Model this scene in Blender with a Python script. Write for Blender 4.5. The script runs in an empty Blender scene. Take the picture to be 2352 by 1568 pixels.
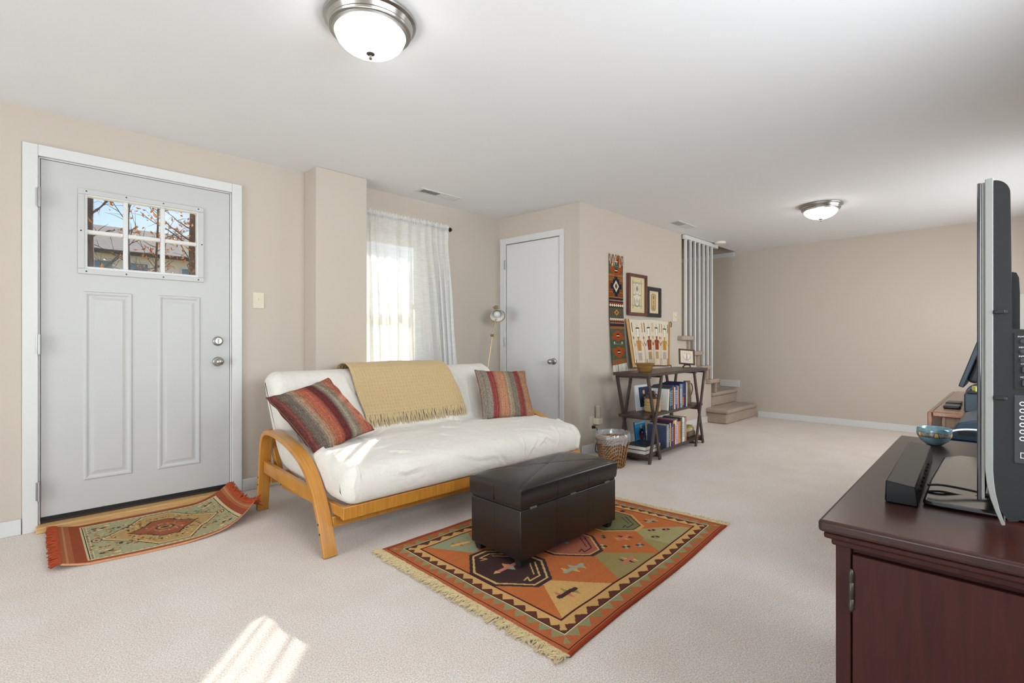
import bpy, math, random
import numpy as np
from mathutils import Vector, Matrix, noise

random.seed(7); np.random.seed(7)
SC = bpy.context.scene
COL = SC.collection
R = math.radians

# ------------------------------------------------------------------ camera
cam_d = bpy.data.cameras.new('camera'); cam = bpy.data.objects.new('camera', cam_d); COL.objects.link(cam)
cam_d.sensor_width = 36.0; cam_d.lens = 36.0 * 1135.0 / 2352.0
cam_d.clip_start = 0.02; cam_d.clip_end = 300
cam.location = (0, 0, 1.06); cam.rotation_euler = (R(90), 0, R(45.376 - 90))
SC.camera = cam

# ------------------------------------------------------------------ view
SC.view_settings.view_transform = 'Standard'; SC.view_settings.look = 'None'
SC.view_settings.gamma = 1.0; SC.view_settings.use_curve_mapping = False
SC.view_settings.exposure = 0.17
try:
    SC.cycles.use_denoising = True; SC.cycles.use_light_tree = False
    SC.cycles.max_bounces = 8; SC.cycles.diffuse_bounces = 4; SC.cycles.glossy_bounces = 3; SC.cycles.transmission_bounces = 3; SC.cycles.transparent_max_bounces = 16
    SC.cycles.caustics_reflective = False; SC.cycles.caustics_refractive = False
    SC.cycles.sample_clamp_indirect = 6.0
except Exception:
    pass

# ------------------------------------------------------------------ world: pale winter sky with thin clouds
W = bpy.data.worlds.new('sky'); SC.world = W; W.use_nodes = True
nt = W.node_tree; nt.nodes.clear()
wo = nt.nodes.new('ShaderNodeOutputWorld'); bg = nt.nodes.new('ShaderNodeBackground')
sky = nt.nodes.new('ShaderNodeTexSky'); sky.sky_type = 'NISHITA'; sky.sun_disc = False
sky.sun_elevation = R(31); sky.sun_rotation = R(40); sky.air_density = 1.0; sky.dust_density = 0.6; sky.ozone_density = 1.5
tc = nt.nodes.new('ShaderNodeTexCoord'); nz = nt.nodes.new('ShaderNodeTexNoise')
nz.inputs['Scale'].default_value = 7.0; nz.inputs['Detail'].default_value = 6.0
mp = nt.nodes.new('ShaderNodeMapping'); mp.inputs['Scale'].default_value = (1, 1, 2.2)
rp = nt.nodes.new('ShaderNodeValToRGB'); rp.color_ramp.elements[0].position = .40; rp.color_ramp.elements[1].position = .75
mx = nt.nodes.new('ShaderNodeMix'); mx.data_type = 'RGBA'
hs = nt.nodes.new('ShaderNodeMix'); hs.data_type = 'RGBA'; hs.blend_type = 'MULTIPLY'; hs.inputs[0].default_value = 1.0
hs.inputs[7].default_value = (0.125, 0.125, 0.125, 1)
nt.links.new(tc.outputs['Generated'], mp.inputs['Vector']); nt.links.new(mp.outputs[0], nz.inputs['Vector'])
nt.links.new(nz.outputs['Fac'], rp.inputs['Fac']); nt.links.new(sky.outputs[0], hs.inputs[6])
nt.links.new(rp.outputs[0], mx.inputs[0]); nt.links.new(hs.outputs[2], mx.inputs[6]); mx.inputs[7].default_value = (0.62, 0.66, 0.72, 1)
nt.links.new(mx.outputs[2], bg.inputs['Color']); bg.inputs['Strength'].default_value = 1.0
nt.links.new(bg.outputs[0], wo.inputs['Surface'])

# ------------------------------------------------------------------ sun through the curtained window
sd = bpy.data.lights.new('sun', 'SUN'); so = bpy.data.objects.new('sun', sd); COL.objects.link(so)
sd.energy = 13.0; sd.angle = R(0.6); sd.color = (1.0, 0.95, 0.87)
el = R(32); sdir = Vector((-0.648 * math.cos(el), -0.762 * math.cos(el), -math.sin(el)))
so.rotation_euler = sdir.to_track_quat('-Z', 'Y').to_euler(); so.location = (20, 25, 20)

# ------------------------------------------------------------------ area lights at an assumed patio door and side window, plus added rear fill
def area(name, loc, tgt, sx, sy, power, col):
    d = bpy.data.lights.new(name, 'AREA'); o = bpy.data.objects.new(name, d); COL.objects.link(o)
    d.shape = 'RECTANGLE'; d.size = sx; d.size_y = sy; d.energy = power; d.color = col
    o.location = loc; o.rotation_euler = (Vector(tgt) - Vector(loc)).to_track_quat('-Z', 'Z').to_euler()
    return o
area('assumed_patio_light', (-4.34, 1.35, 1.06), (0, 1.35, 1.45), 2.35, 2.0, 134, (0.85, 0.94, 1.0))  # added lamp for an unseen patio door, assumed from bluish edge highlights
area('rear_fill_light', (1.3, -1.05, 1.50), (1.5, 3, 1.15), 2.4, 1.3, 122, (0.88, 0.95, 1.0))  # fill lamp added to brighten the rug and near ceiling, no known window
area('assumed_side_light', (5.75, -1.15, 1.55), (5.75, 3, .9), 2.6, 1.7, 88, (0.96, 0.98, 0.98))  # added lamp for an unseen window, assumed from the bookcase shadow

# =================================================================== helpers
def lin(h):
    h = h.lstrip('#'); out = []
    for i in (0, 2, 4):
        c = int(h[i:i + 2], 16) / 255.0
        out.append(c / 12.92 if c <= .04045 else ((c + .055) / 1.055) ** 2.4)
    return tuple(out)

def new_mat(name):
    m = bpy.data.materials.new(name); m.use_nodes = True
    n = m.node_tree; b = n.nodes['Principled BSDF']
    return m, n, b

def tex_noise(n, scale, detail=4.0, rough=.6, coord='Object', dist=0.0):
    t = n.nodes.new('ShaderNodeTexCoord'); mpg = n.nodes.new('ShaderNodeMapping'); z = n.nodes.new('ShaderNodeTexNoise')
    if not isinstance(scale, (tuple, list)): scale = (scale,) * 3
    mpg.inputs['Scale'].default_value = scale
    z.inputs['Scale'].default_value = 1.0; z.inputs['Detail'].default_value = detail; z.inputs['Roughness'].default_value = rough
    z.inputs['Distortion'].default_value = dist
    n.links.new(t.outputs[coord], mpg.inputs['Vector']); n.links.new(mpg.outputs[0], z.inputs['Vector'])
    return z.outputs['Fac']

def mix_col(n, fac, a, b, lo=.3, hi=.7):
    r = n.nodes.new('ShaderNodeMapRange'); r.inputs['From Min'].default_value = lo; r.inputs['From Max'].default_value = hi
    n.links.new(fac, r.inputs['Value'])
    m = n.nodes.new('ShaderNodeMix'); m.data_type = 'RGBA'; n.links.new(r.outputs[0], m.inputs[0])
    for s, k in ((a, 6), (b, 7)):
        if isinstance(s, tuple): m.inputs[k].default_value = (*s, 1)
        else: n.links.new(s, m.inputs[k])
    return m.outputs[2]

def add_bump(n, b, fac, strength, dist):
    u = n.nodes.new('ShaderNodeBump'); u.inputs['Strength'].default_value = strength; u.inputs['Distance'].default_value = dist
    n.links.new(fac, u.inputs['Height'])
    n.links.new(u.outputs[0], b.inputs['Normal'])
    return u

def pbr(name, col, rough=.5, metal=0.0, var=None, bump=None, coat=0.0, spec=None, sheen=0.0):
    """var=(scale, second colour, lo, hi); bump=(scale, strength, distance)"""
    m, n, b = new_mat(name)
    c = lin(col) if isinstance(col, str) else col
    b.inputs['Base Color'].default_value = (*c, 1); b.inputs['Roughness'].default_value = rough; b.inputs['Metallic'].default_value = metal
    if coat: b.inputs['Coat Weight'].default_value = coat; b.inputs['Coat Roughness'].default_value = .15
    if spec is not None: b.inputs['Specular IOR Level'].default_value = spec
    if sheen: b.inputs['Sheen Weight'].default_value = sheen
    if var:
        f = tex_noise(n, var[0]); o = mix_col(n, f, c, lin(var[1]), *(var[2:4] if len(var) > 2 else ()))
        n.links.new(o, b.inputs['Base Color'])
    if bump: add_bump(n, b, tex_noise(n, bump[0], detail=5), bump[1], bump[2])
    return m

def vcol(name, rough=.85, grain=(400, .25), bump=(400, .4, .002), spec=.25, streak=None):
    """colour comes from the woven / printed colour attribute, with fine thread grain"""
    m, n, b = new_mat(name)
    a = n.nodes.new('ShaderNodeAttribute'); a.attribute_name = 'Col'
    f = tex_noise(n, grain[0], detail=3)
    mr = n.nodes.new('ShaderNodeMapRange'); mr.inputs['To Min'].default_value = 1 - grain[1]; mr.inputs['To Max'].default_value = 1 + grain[1]
    mr.inputs['From Min'].default_value = .3; mr.inputs['From Max'].default_value = .7
    n.links.new(f, mr.inputs['Value'])
    v = n.nodes.new('ShaderNodeVectorMath'); v.operation = 'SCALE'
    n.links.new(a.outputs['Color'], v.inputs[0]); n.links.new(mr.outputs[0], v.inputs['Scale'])
    n.links.new(v.outputs[0], b.inputs['Base Color'])
    b.inputs['Roughness'].default_value = rough; b.inputs['Specular IOR Level'].default_value = spec
    if bump: add_bump(n, b, tex_noise(n, bump[0], detail=2), bump[1], bump[2])
    return m

def wood(name, c1, c2, scale, rough=.4, coat=0.0, dist=1.2, bump=.05):
    m, n, b = new_mat(name)
    f = tex_noise(n, scale, detail=6, rough=.65, dist=dist)
    n.links.new(mix_col(n, f, lin(c1), lin(c2), .35, .65), b.inputs['Base Color'])
    b.inputs['Roughness'].default_value = rough
    if coat: b.inputs['Coat Weight'].default_value = coat; b.inputs['Coat Roughness'].default_value = .12
    if bump: add_bump(n, b, f, bump, .002)
    return m

class MB:
    def __init__(s): s.v = []; s.f = []
    def add(s, vs, fs):
        o = len(s.v); s.v += [tuple(p) for p in vs]; s.f += [tuple(i + o for i in q) for q in fs]; return s
    def box(s, x0, x1, y0, y1, z0, z1):
        return s.add([(x0, y0, z0), (x1, y0, z0), (x1, y1, z0), (x0, y1, z0), (x0, y0, z1), (x1, y0, z1), (x1, y1, z1), (x0, y1, z1)],
                     [(0, 3, 2, 1), (4, 5, 6, 7), (0, 1, 5, 4), (1, 2, 6, 5), (2, 3, 7, 6), (3, 0, 4, 7)])
    def bar(s, p, q, w, t, side=(0, 1, 0)):
        p, q = Vector(p), Vector(q); d = (q - p).normalized(); a = Vector(side); a = (a - d * a.dot(d)).normalized(); b = d.cross(a)
        a = a * t / 2; b = b * w / 2
        vs = [c + i * a + j * b for c in (p, q) for i, j in ((-1, -1), (1, -1), (1, 1), (-1, 1))]
        return s.add(vs, [(0, 1, 2, 3), (7, 6, 5, 4), (0, 4, 5, 1), (1, 5, 6, 2), (2, 6, 7, 3), (3, 7, 4, 0)])
    def tube(s, pts, r, n=8, caps=True):
        pts = [Vector(p) for p in pts]; k = len(pts); rr = r if isinstance(r, (list, tuple)) else [r] * k
        rings = []; ref = Vector((0.13, 0.29, 0.95)).normalized()
        prev = None
        for i, p in enumerate(pts):
            d = (pts[min(i + 1, k - 1)] - pts[max(i - 1, 0)]).normalized()
            if prev is None:
                a = d.cross(ref)
                if a.length < .05: a = d.cross(Vector((1, 0, 0)))
                a.normalize()
            else:
                a = (prev - d * prev.dot(d)).normalized()
            prev = a; b = d.cross(a)
            rings.append([p + rr[i] * (math.cos(2 * math.pi * j / n) * a + math.sin(2 * math.pi * j / n) * b) for j in range(n)])
        vs = [q for g in rings for q in g]; fs = []
        for i in range(k - 1):
            for j in range(n):
                fs.append((i * n + j, i * n + (j + 1) % n, (i + 1) * n + (j + 1) % n, (i + 1) * n + j))
        if caps: fs += [tuple(range(n))[::-1], tuple((k - 1) * n + j for j in range(n))]
        return s.add(vs, fs)
    def cyl(s, p, q, r, n=16): return s.tube([p, q], r, n)
    def lathe(s, prof, n=32, M=None, o=(0, 0, 0), fn=None):
        M = M or Matrix.Translation(o); vs = []; fs = []; k = len(prof)
        for i, (r, z) in enumerate(prof):
            for j in range(n):
                a = 2 * math.pi * j / n
                rr, zz = fn(r, z, a, i) if fn else (r, z)
                vs.append(M @ Vector((rr * math.cos(a), rr * math.sin(a), zz)))
        for i in range(k - 1):
            for j in range(n):
                fs.append((i * n + j, i * n + (j + 1) % n, (i + 1) * n + (j + 1) % n, (i + 1) * n + j))
        if prof[0][0] > 1e-6: pass
        return s.add(vs, fs)
    def prism(s, poly, axis, a, b):
        """extrude a 2-D polygon; axis 'x': poly=(y,z); 'y': poly=(x,z); 'z': poly=(x,y)"""
        def P(t, u):
            return (u, t[0], t[1]) if axis == 'x' else ((t[0], u, t[1]) if axis == 'y' else (t[0], t[1], u))
        n = len(poly); vs = [P(t, a) for t in poly] + [P(t, b) for t in poly]
        fs = [tuple(range(n)), tuple(range(2 * n - 1, n - 1, -1))] + [(i, i + n, (i + 1) % n + n, (i + 1) % n) for i in range(n)]
        return s.add(vs, fs)
    def frame(s, x0, x1, z0, z1, w, y0, y1):
        """rectangular picture-frame ring in the XZ plane"""
        s.box(x0, x1, y0, y1, z0, z0 + w); s.box(x0, x1, y0, y1, z1 - w, z1)
        s.box(x0, x0 + w, y0, y1, z0 + w, z1 - w); s.box(x1 - w, x1, y0, y1, z0 + w, z1 - w); return s

def link(name, me, mat, parent=None, M=None):
    o = bpy.data.objects.new(name, me); COL.objects.link(o)
    if mat and not me.materials: me.materials.append(mat)
    if parent is not None: o.parent = parent
    if M is not None: o.matrix_local = M
    return o

def build(name, mb, mat, parent=None, M=None, smooth=None, bevel=0.0, seg=2, sub=0):
    me = bpy.data.meshes.new(name); me.from_pydata(mb.v, [], mb.f)
    me.validate(); 
    import bmesh
    b = bmesh.new(); b.from_mesh(me); bmesh.ops.recalc_face_normals(b, faces=b.faces); b.to_mesh(me); b.free()
    if smooth: me.shade_smooth(); me.set_sharp_from_angle(angle=R(smooth))
    o = link(name, me, mat, parent, M)
    if bevel:
        q = o.modifiers.new('bevel', 'BEVEL'); q.width = bevel; q.segments = seg; q.limit_method = 'ANGLE'; q.angle_limit = R(40)
        if not smooth: me.shade_smooth(); me.set_sharp_from_angle(angle=R(50))
    if sub:
        q = o.modifiers.new('sub', 'SUBSURF'); q.levels = sub; q.render_levels = sub
    return o

def fast_mesh(name, V, F, colors=None, smooth=True):
    """V (n,3), F (m,4) numpy; colors (m,3) linear per face"""
    me = bpy.data.meshes.new(name); n, m = len(V), len(F)
    me.vertices.add(n); me.vertices.foreach_set('co', np.asarray(V, np.float32).ravel())
    me.loops.add(m * 4); me.loops.foreach_set('vertex_index', np.asarray(F, np.int32).ravel())
    me.polygons.add(m); me.polygons.foreach_set('loop_start', np.arange(0, m * 4, 4, dtype=np.int32))
    me.polygons.foreach_set('loop_total', np.full(m, 4, np.int32))
    me.update(calc_edges=True); me.validate()
    if colors is not None:
        at = me.color_attributes.new('Col', 'FLOAT_COLOR', 'CORNER')
        c = np.ones((m, 4, 4), np.float32); c[:, :, :3] = np.asarray(colors, np.float32)[:, None, :]
        at.data.foreach_set('color', c.ravel())
    if smooth: me.shade_smooth()
    return me

def grid_faces(nx, ny, off=0):
    i, j = np.meshgrid(np.arange(nx), np.arange(ny)); a = j * (nx + 1) + i
    return np.stack([a, a + 1, a + nx + 2, a + nx + 1], -1).reshape(-1, 4) + off

class Canvas:
    """woven or printed design: rectangle w x h metres sampled at res metres"""
    def __init__(s, w, h, res, base):
        s.w, s.h = w, h; s.nx, s.ny = max(2, int(round(w / res))), max(2, int(round(h / res)))
        u = (np.arange(s.nx) + .5) * w / s.nx; v = (np.arange(s.ny) + .5) * h / s.ny
        s.U, s.V = np.meshgrid(u, v); s.A = np.zeros((s.ny, s.nx, 3)); s.A[:] = lin(base)
    def mask(s, m, c): s.A[m] = lin(c); return s
    def rect(s, x0, y0, x1, y1, c): return s.mask((s.U >= x0) & (s.U < x1) & (s.V >= y0) & (s.V < y1), c)
    def inside(s, P):
        m = np.zeros(s.U.shape, bool); n = len(P)
        for i in range(n):
            (x1, y1), (x2, y2) = P[i], P[(i + 1) % n]
            if y1 == y2: continue
            c = ((y1 > s.V) != (y2 > s.V)) & (s.U < (x2 - x1) * (s.V - y1) / (y2 - y1) + x1); m ^= c
        return m
    def poly(s, P, c): return s.mask(s.inside(P), c)
    def line(s, pts, w, c):
        for (x1, y1), (x2, y2) in zip(pts[:-1], pts[1:]):
            dx, dy = x2 - x1, y2 - y1; L = dx * dx + dy * dy + 1e-12
            t = np.clip(((s.U - x1) * dx + (s.V - y1) * dy) / L, 0, 1)
            s.mask((s.U - x1 - t * dx) ** 2 + (s.V - y1 - t * dy) ** 2 < (w / 2) ** 2, c)
        return s
    def ell(s, x, y, a, b, c): return s.mask(((s.U - x) / a) ** 2 + ((s.V - y) / b) ** 2 < 1, c)
    def speck(s, x0, y0, x1, y1, cols, n, size):
        for _ in range(n):
            x = random.uniform(x0, x1); y = random.uniform(y0, y1); a = size * random.uniform(.5, 1.4)
            s.ell(x, y, a, a * random.uniform(.5, 1), random.choice(cols))
    def mesh(s, name, fn, thick=0.0, smooth=True):
        gu = np.linspace(0, s.w, s.nx + 1); gv = np.linspace(0, s.h, s.ny + 1); U, V = np.meshgrid(gu, gv)
        P = np.stack(fn(U.ravel(), V.ravel()), -1); F = grid_faces(s.nx, s.ny); C = s.A.reshape(-1, 3)
        if thick:
            d = np.asarray(thick, float).reshape(1, 3); nx, ny = s.nx, s.ny
            ring = [i for i in range(nx + 1)] + [j * (nx + 1) + nx for j in range(1, ny + 1)] + [ny * (nx + 1) + i for i in range(nx - 1, -1, -1)] + [j * (nx + 1) for j in range(ny - 1, 0, -1)]
            ring = np.array(ring); n0 = len(P); P = np.vstack([P, P[ring] + d]); k = len(ring); a = np.arange(k); b = (a + 1) % k
            S = np.stack([ring[a], n0 + a, n0 + b, ring[b]], -1)
            # colour of the rim: nearest border cell
            iu = np.clip(ring % (nx + 1), 0, nx - 1); iv = np.clip(ring // (nx + 1), 0, ny - 1)
            C = np.vstack([C, s.A[iv, iu]]); F = np.vstack([F, S])
        return fast_mesh(name, P, F, C, smooth)

def tag(o, label=None, cat=None, group=None, kind=None):
    if label: o['label'] = label
    if cat: o['category'] = cat
    if group: o['group'] = group
    if kind: o['kind'] = kind
    return o

def thing(name, label, cat, loc=(0, 0, 0), rz=0.0, group=None, M=None):
    o = bpy.data.objects.new(name, None); COL.objects.link(o); o.empty_display_size = .05
    if M is not None: o.matrix_world = M
    else: o.location = loc; o.rotation_euler = (0, 0, rz)
    return tag(o, label, cat, group)

def struct(name, mb, mat, parent=None, **k):
    o = build(name, mb, mat, parent, **k)
    if parent is None: o['kind'] = 'structure'
    return o

def text(name, s, size, mat, parent, M):
    c = bpy.data.curves.new(name, 'FONT'); c.body = s; c.size = size; c.extrude = .0003; c.align_x = 'CENTER'; c.align_y = 'CENTER'
    t = bpy.data.objects.new(name + '_tmp', c); COL.objects.link(t)
    me = bpy.data.meshes.new_from_object(t.evaluated_get(bpy.context.evaluated_depsgraph_get()))
    bpy.data.objects.remove(t); bpy.data.curves.remove(c); me.name = name
    return link(name, me, mat, parent, M)

def copy_tree(o, parent=None):
    c = o.copy(); COL.objects.link(c); c.parent = parent
    for ch in list(o.children): copy_tree(ch, c)
    return c

# =================================================================== materials
m_wall = pbr('wall_paint', '#c8bdb0', .85, spec=.3)
m_ceil = pbr('ceiling_paint', '#ebebec', .9, spec=.2)
m_white = pbr('white_gloss_paint', '#d9d9d7', .4)
m_door = pbr('door_paint', '#c3c3c1', .42, bump=((40, 40, 12), .03, .001))
m_closet_door = pbr('closet_door_paint', '#dedddc', .4, bump=((30, 30, 10), .02, .001))
m_plast = pbr('white_plastic', '#e6e4dd', .4)
m_ivory = pbr('ivory_plastic', '#dbd0ba', .45)
m_nickel = pbr('brushed_nickel', '#b2b0ac', .28, 1.0, bump=((300, 300, 30), .05, .0005))
m_hinge = pbr('satin_hinge', '#a4a4a2', .35, .9)
m_black = pbr('black_plastic', '#17171a', .35)
m_blackm = pbr('black_matte', '#151515', .7)
m_iron = pbr('dark_iron', '#22252a', .45, .6)
m_brass = pbr('antique_brass', '#b8a67e', .3, .9)

def carpet_mat(name, c1, c2, fine=420):
    m, n, b = new_mat(name)
    f1 = tex_noise(n, fine, detail=3, rough=.7); f2 = tex_noise(n, 3.2, detail=4, rough=.6); f3 = tex_noise(n, (70, 70, 70), detail=3)
    base = mix_col(n, f2, lin(c1), lin(c2), .35, .65)
    dk = n.nodes.new('ShaderNodeMix'); dk.data_type = 'RGBA'; dk.blend_type = 'MULTIPLY'; dk.inputs[0].default_value = 1
    n.links.new(base, dk.inputs[6]); n.links.new(mix_col(n, f1, (.66, .64, .62), (1.10, 1.10, 1.10), .34, .60), dk.inputs[7])
    n.links.new(dk.outputs[2], b.inputs['Base Color'])
    b.inputs['Roughness'].default_value = .95; b.inputs['Specular IOR Level'].default_value = .1; b.inputs['Sheen Weight'].default_value = .15
    ad = n.nodes.new('ShaderNodeMath'); ad.operation = 'MULTIPLY_ADD'; ad.inputs[1].default_value = .6
    n.links.new(f3, ad.inputs[0]); n.links.new(f1, ad.inputs[2])
    add_bump(n, b, ad.outputs[0], .75, .006)
    return m
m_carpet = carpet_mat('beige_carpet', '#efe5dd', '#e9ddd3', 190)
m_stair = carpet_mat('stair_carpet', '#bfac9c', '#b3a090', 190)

m_oakfut = wood('honey_oak', '#c98d3c', '#b37628', (60, 3, 3), .35, .3)
m_oakfut_v = wood('honey_oak_bent', '#cb8f3e', '#b4772a', (120, 4, 4), .35, .3)
m_sill = wood('pine_sill', '#d7b078', '#c39558', (4, 60, 60), .45)
m_espresso = wood('espresso_wood', '#4a3b35', '#392c28', (4, 60, 60), .38)
m_cherry = wood('dark_cherry', '#3d1712', '#30100d', (50, 50, 2.5), .5, 0, bump=.01)
m_cherry.node_tree.nodes['Principled BSDF'].inputs['Specular IOR Level'].default_value = .22
m_cherry_top = wood('dark_cherry_top', '#331610', '#29100c', (3, 40, 40), .3, .08, bump=.01)
m_cherry_top.node_tree.nodes['Principled BSDF'].inputs['Specular IOR Level'].default_value = .38
m_deskw = wood('walnut_desk', '#8c5630', '#6d3f20', (4, 50, 50), .3, .3)

def leather():
    m, n, b = new_mat('brown_leather')
    f = tex_noise(n, 260, detail=4); v = tex_noise(n, 6, detail=4)
    n.links.new(mix_col(n, v, lin('#191413'), lin('#201a18')), b.inputs['Base Color'])
    b.inputs['Roughness'].default_value = .30; add_bump(n, b, f, .12, .001); b.inputs['Coat Weight'].default_value = .15
    return m
m_leather = leather()
m_canvas_w = pbr('cotton_canvas', '#e6e1d9', .85, var=((9, 9, 9), '#dfd9cf'), bump=((26, 26, 26), .55, .012), sheen=.2, spec=.15)
m_throw = pbr('beige_knit', '#cfb78c', .92, var=((300, 300, 300), '#bfa577'), bump=(700, .4, .001), spec=.1, sheen=.2)
m_fringe_c = pbr('cream_fringe', '#d9c79f', .95, var=((160, 160, 160), '#c3ac80'), spec=.1)
m_fringe_w = pbr('white_fringe', '#dcd6c8', .95, spec=.1)
m_fringe_r = pbr('rust_fringe', '#b8593a', .95, var=((200, 200, 200), '#9a4228'), spec=.1)
m_weave = vcol('woven_wool', .95, (330, .22), (330, .6, .003), .1)
m_print = vcol('printed_paper', .6, (200, .04), None, .3)
m_pillow = vcol('chenille', .95, ((300, 300, 60), .28), ((300, 300, 120), .6, .003), .1)
m_mat = vcol('woven_mat', .95, (420, .3), (420, .5, .002), .1)

def glass_mat():
    m, n, b = new_mat('window_glass'); n.nodes.remove(b); out = n.nodes['Material Output']
    t = n.nodes.new('ShaderNodeBsdfTransparent'); g = n.nodes.new('ShaderNodeBsdfGlossy'); g.inputs['Roughness'].default_value = .12
    t.inputs['Color'].default_value = (.97, .98, .975, 1); x = n.nodes.new('ShaderNodeMixShader'); x.inputs[0].default_value = .008
    n.links.new(t.outputs[0], x.inputs[1]); n.links.new(g.outputs[0], x.inputs[2]); n.links.new(x.outputs[0], out.inputs['Surface'])
    return m
m_glass = glass_mat()

def sheer_mat():
    m, n, b = new_mat('sheer_linen'); n.nodes.remove(b); out = n.nodes['Material Output']
    t = n.nodes.new('ShaderNodeBsdfTransparent'); d = n.nodes.new('ShaderNodeBsdfDiffuse'); l = n.nodes.new('ShaderNodeBsdfTranslucent')
    d.inputs['Color'].default_value = (*lin('#f8f8f7'), 1); l.inputs['Color'].default_value = (*lin('#efefec'), 1)
    a = n.nodes.new('ShaderNodeMixShader'); a.inputs[0].default_value = .26
    n.links.new(d.outputs[0], a.inputs[1]); n.links.new(l.outputs[0], a.inputs[2])
    f = tex_noise(n, (14, 14, 420), detail=2)
    mr = n.nodes.new('ShaderNodeMapRange'); mr.inputs['From Min'].default_value = .3; mr.inputs['From Max'].default_value = .7
    mr.inputs['To Min'].default_value = .58; mr.inputs['To Max'].default_value = .74; n.links.new(f, mr.inputs['Value'])
    x = n.nodes.new('ShaderNodeMixShader'); n.links.new(mr.outputs[0], x.inputs[0])
    n.links.new(t.outputs[0], x.inputs[1]); n.links.new(a.outputs[0], x.inputs[2]); n.links.new(x.outputs[0], out.inputs['Surface'])
    return m
m_sheer = sheer_mat()

def plastic_film():
    m, n, b = new_mat('clear_bag_film'); n.nodes.remove(b); out = n.nodes['Material Output']
    t = n.nodes.new('ShaderNodeBsdfTransparent'); g = n.nodes.new('ShaderNodeBsdfGlossy'); d = n.nodes.new('ShaderNodeBsdfDiffuse')
    g.inputs['Roughness'].default_value = .25; d.inputs['Color'].default_value = (.75, .78, .82, 1)
    a = n.nodes.new('ShaderNodeMixShader'); a.inputs[0].default_value = .4; n.links.new(d.outputs[0], a.inputs[1]); n.links.new(g.outputs[0], a.inputs[2])
    x = n.nodes.new('ShaderNodeMixShader'); x.inputs[0].default_value = .34
    n.links.new(t.outputs[0], x.inputs[1]); n.links.new(a.outputs[0], x.inputs[2]); n.links.new(x.outputs[0], out.inputs['Surface'])
    return m
m_film = plastic_film()

def emit_glass(name, col, strength):
    m, n, b = new_mat(name)
    b.inputs['Base Color'].default_value = (.9, .88, .84, 1); b.inputs['Roughness'].default_value = .25
    b.inputs['Emission Color'].default_value = (*col, 1); b.inputs['Emission Strength'].default_value = strength
    return m
m_dome = emit_glass('lit_frosted_glass', (1.0, .98, .945), 15.0)

# =================================================================== the setting
H = 2.358; YD = 3.835; YH = 2.82; XE = 7.357; XW = -4.2; YS = -0.56
struct('floor', MB().box(XW - .2, XE + .2, YS - .2, YD + .05, -.12, 0), m_carpet)
c = MB().box(XW - .15, XE + .15, YS - .15, YH, H, H + .25).box(XW - .15, 5.66, YH, YD + .15, H, H + .25)
struct('ceiling', c, m_ceil)
# north wall with the entry door and window openings
DX0, DX1, DZ1 = .055, 1.03, 2.098; WX0, WX1, WZ0, WZ1 = 1.97, 2.66, .82, 2.0
w = MB()
w.box(XW - .15, DX0, YD, YD + .16, 0, H).box(DX0, DX1, YD, YD + .16, DZ1, H).box(DX1, WX0, YD, YD + .16, 0, H)
w.box(WX0, WX1, YD, YD + .16, 0, WZ0).box(WX0, WX1, YD, YD + .16, WZ1, H).box(WX1, 3.75, YD, YD + .16, 0, H)
struct('wall_north', w, m_wall)
struct('wall_chase', MB().box(1.537, 1.947, 3.622, YD - .0005, 0, H - .0005), m_wall, bevel=.004)
struct('wall_east', MB().box(XE, XE + .15, YS - .15, 3.9, 0, 3.7), m_wall)
# south wall with assumed side window and added fill opening, west with assumed patio door
w = MB().box(XW, 0.2, YS - .15, YS, 0, H).box(2.4, 4.75, YS - .15, YS, 0, H).box(6.75, XE, YS - .15, YS, 0, H)
for a, b_ in ((.2, 2.4), (4.75, 6.75)): w.box(a, b_, YS - .15, YS, 0, .9).box(a, b_, YS - .15, YS, 2.05, H)
struct('wall_south', w, m_wall)
w = MB().box(XW - .15, XW, YS - .15, .1, 0, H).box(XW - .15, XW, 2.6, YD, 0, H).box(XW - .15, XW, .1, 2.6, 2.12, H)
struct('wall_west', w, m_wall)
g = struct('added_fill_window', MB().frame(.2, 2.4, .9, 2.05, .05, YS - .11, YS - .05), m_white)  # unseen frame made up to go with the added rear fill lamp
build('meeting_rail', MB().box(1.28, 1.32, YS - .10, YS - .06, .95, 2.0), m_white, g)
g = struct('assumed_side_window', MB().frame(4.75, 6.75, .9, 2.05, .05, YS - .11, YS - .05), m_white)  # unseen frame, window only assumed to go with the added side lamp
build('meeting_rail', MB().box(5.73, 5.77, YS - .10, YS - .06, .95, 2.0), m_white, g)
p = MB(); MW = Matrix(((0, -1, 0, 0), (1, 0, 0, 0), (0, 0, 1, 0), (0, 0, 0, 1)))
f1 = MB().frame(.1, 1.37, 0.0, 2.12, .06, .06, .1).frame(1.33, 2.6, 0.0, 2.12, .06, .1, .14)
f1.v = [(XW - y, x, z) for x, y, z in f1.v]
g = struct('assumed_patio_door', f1, m_white)  # unseen frame of the assumed patio door, goes with its added lamp

# closet box
P0 = Vector((3.588, YD, 0)); P1 = Vector((3.672, YH, 0)); e = (P1 - P0).normalized(); nrm = Vector((-e.y, e.x, 0)); Lc = (P1 - P0).length
MC = Matrix(((e.x, nrm.x, 0, P0.x), (e.y, nrm.y, 0, P0.y), (0, 0, 1, 0), (0, 0, 0, 1)))
w = MB().box(-.05, .105, 0, .1, 0, H - .001).box(.105, .795, 0, .1, 2.073, H - .001).box(.795, Lc, 0, .1, 0, H - .001)
struct('wall_closet', w, m_wall, M=MC)
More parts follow.
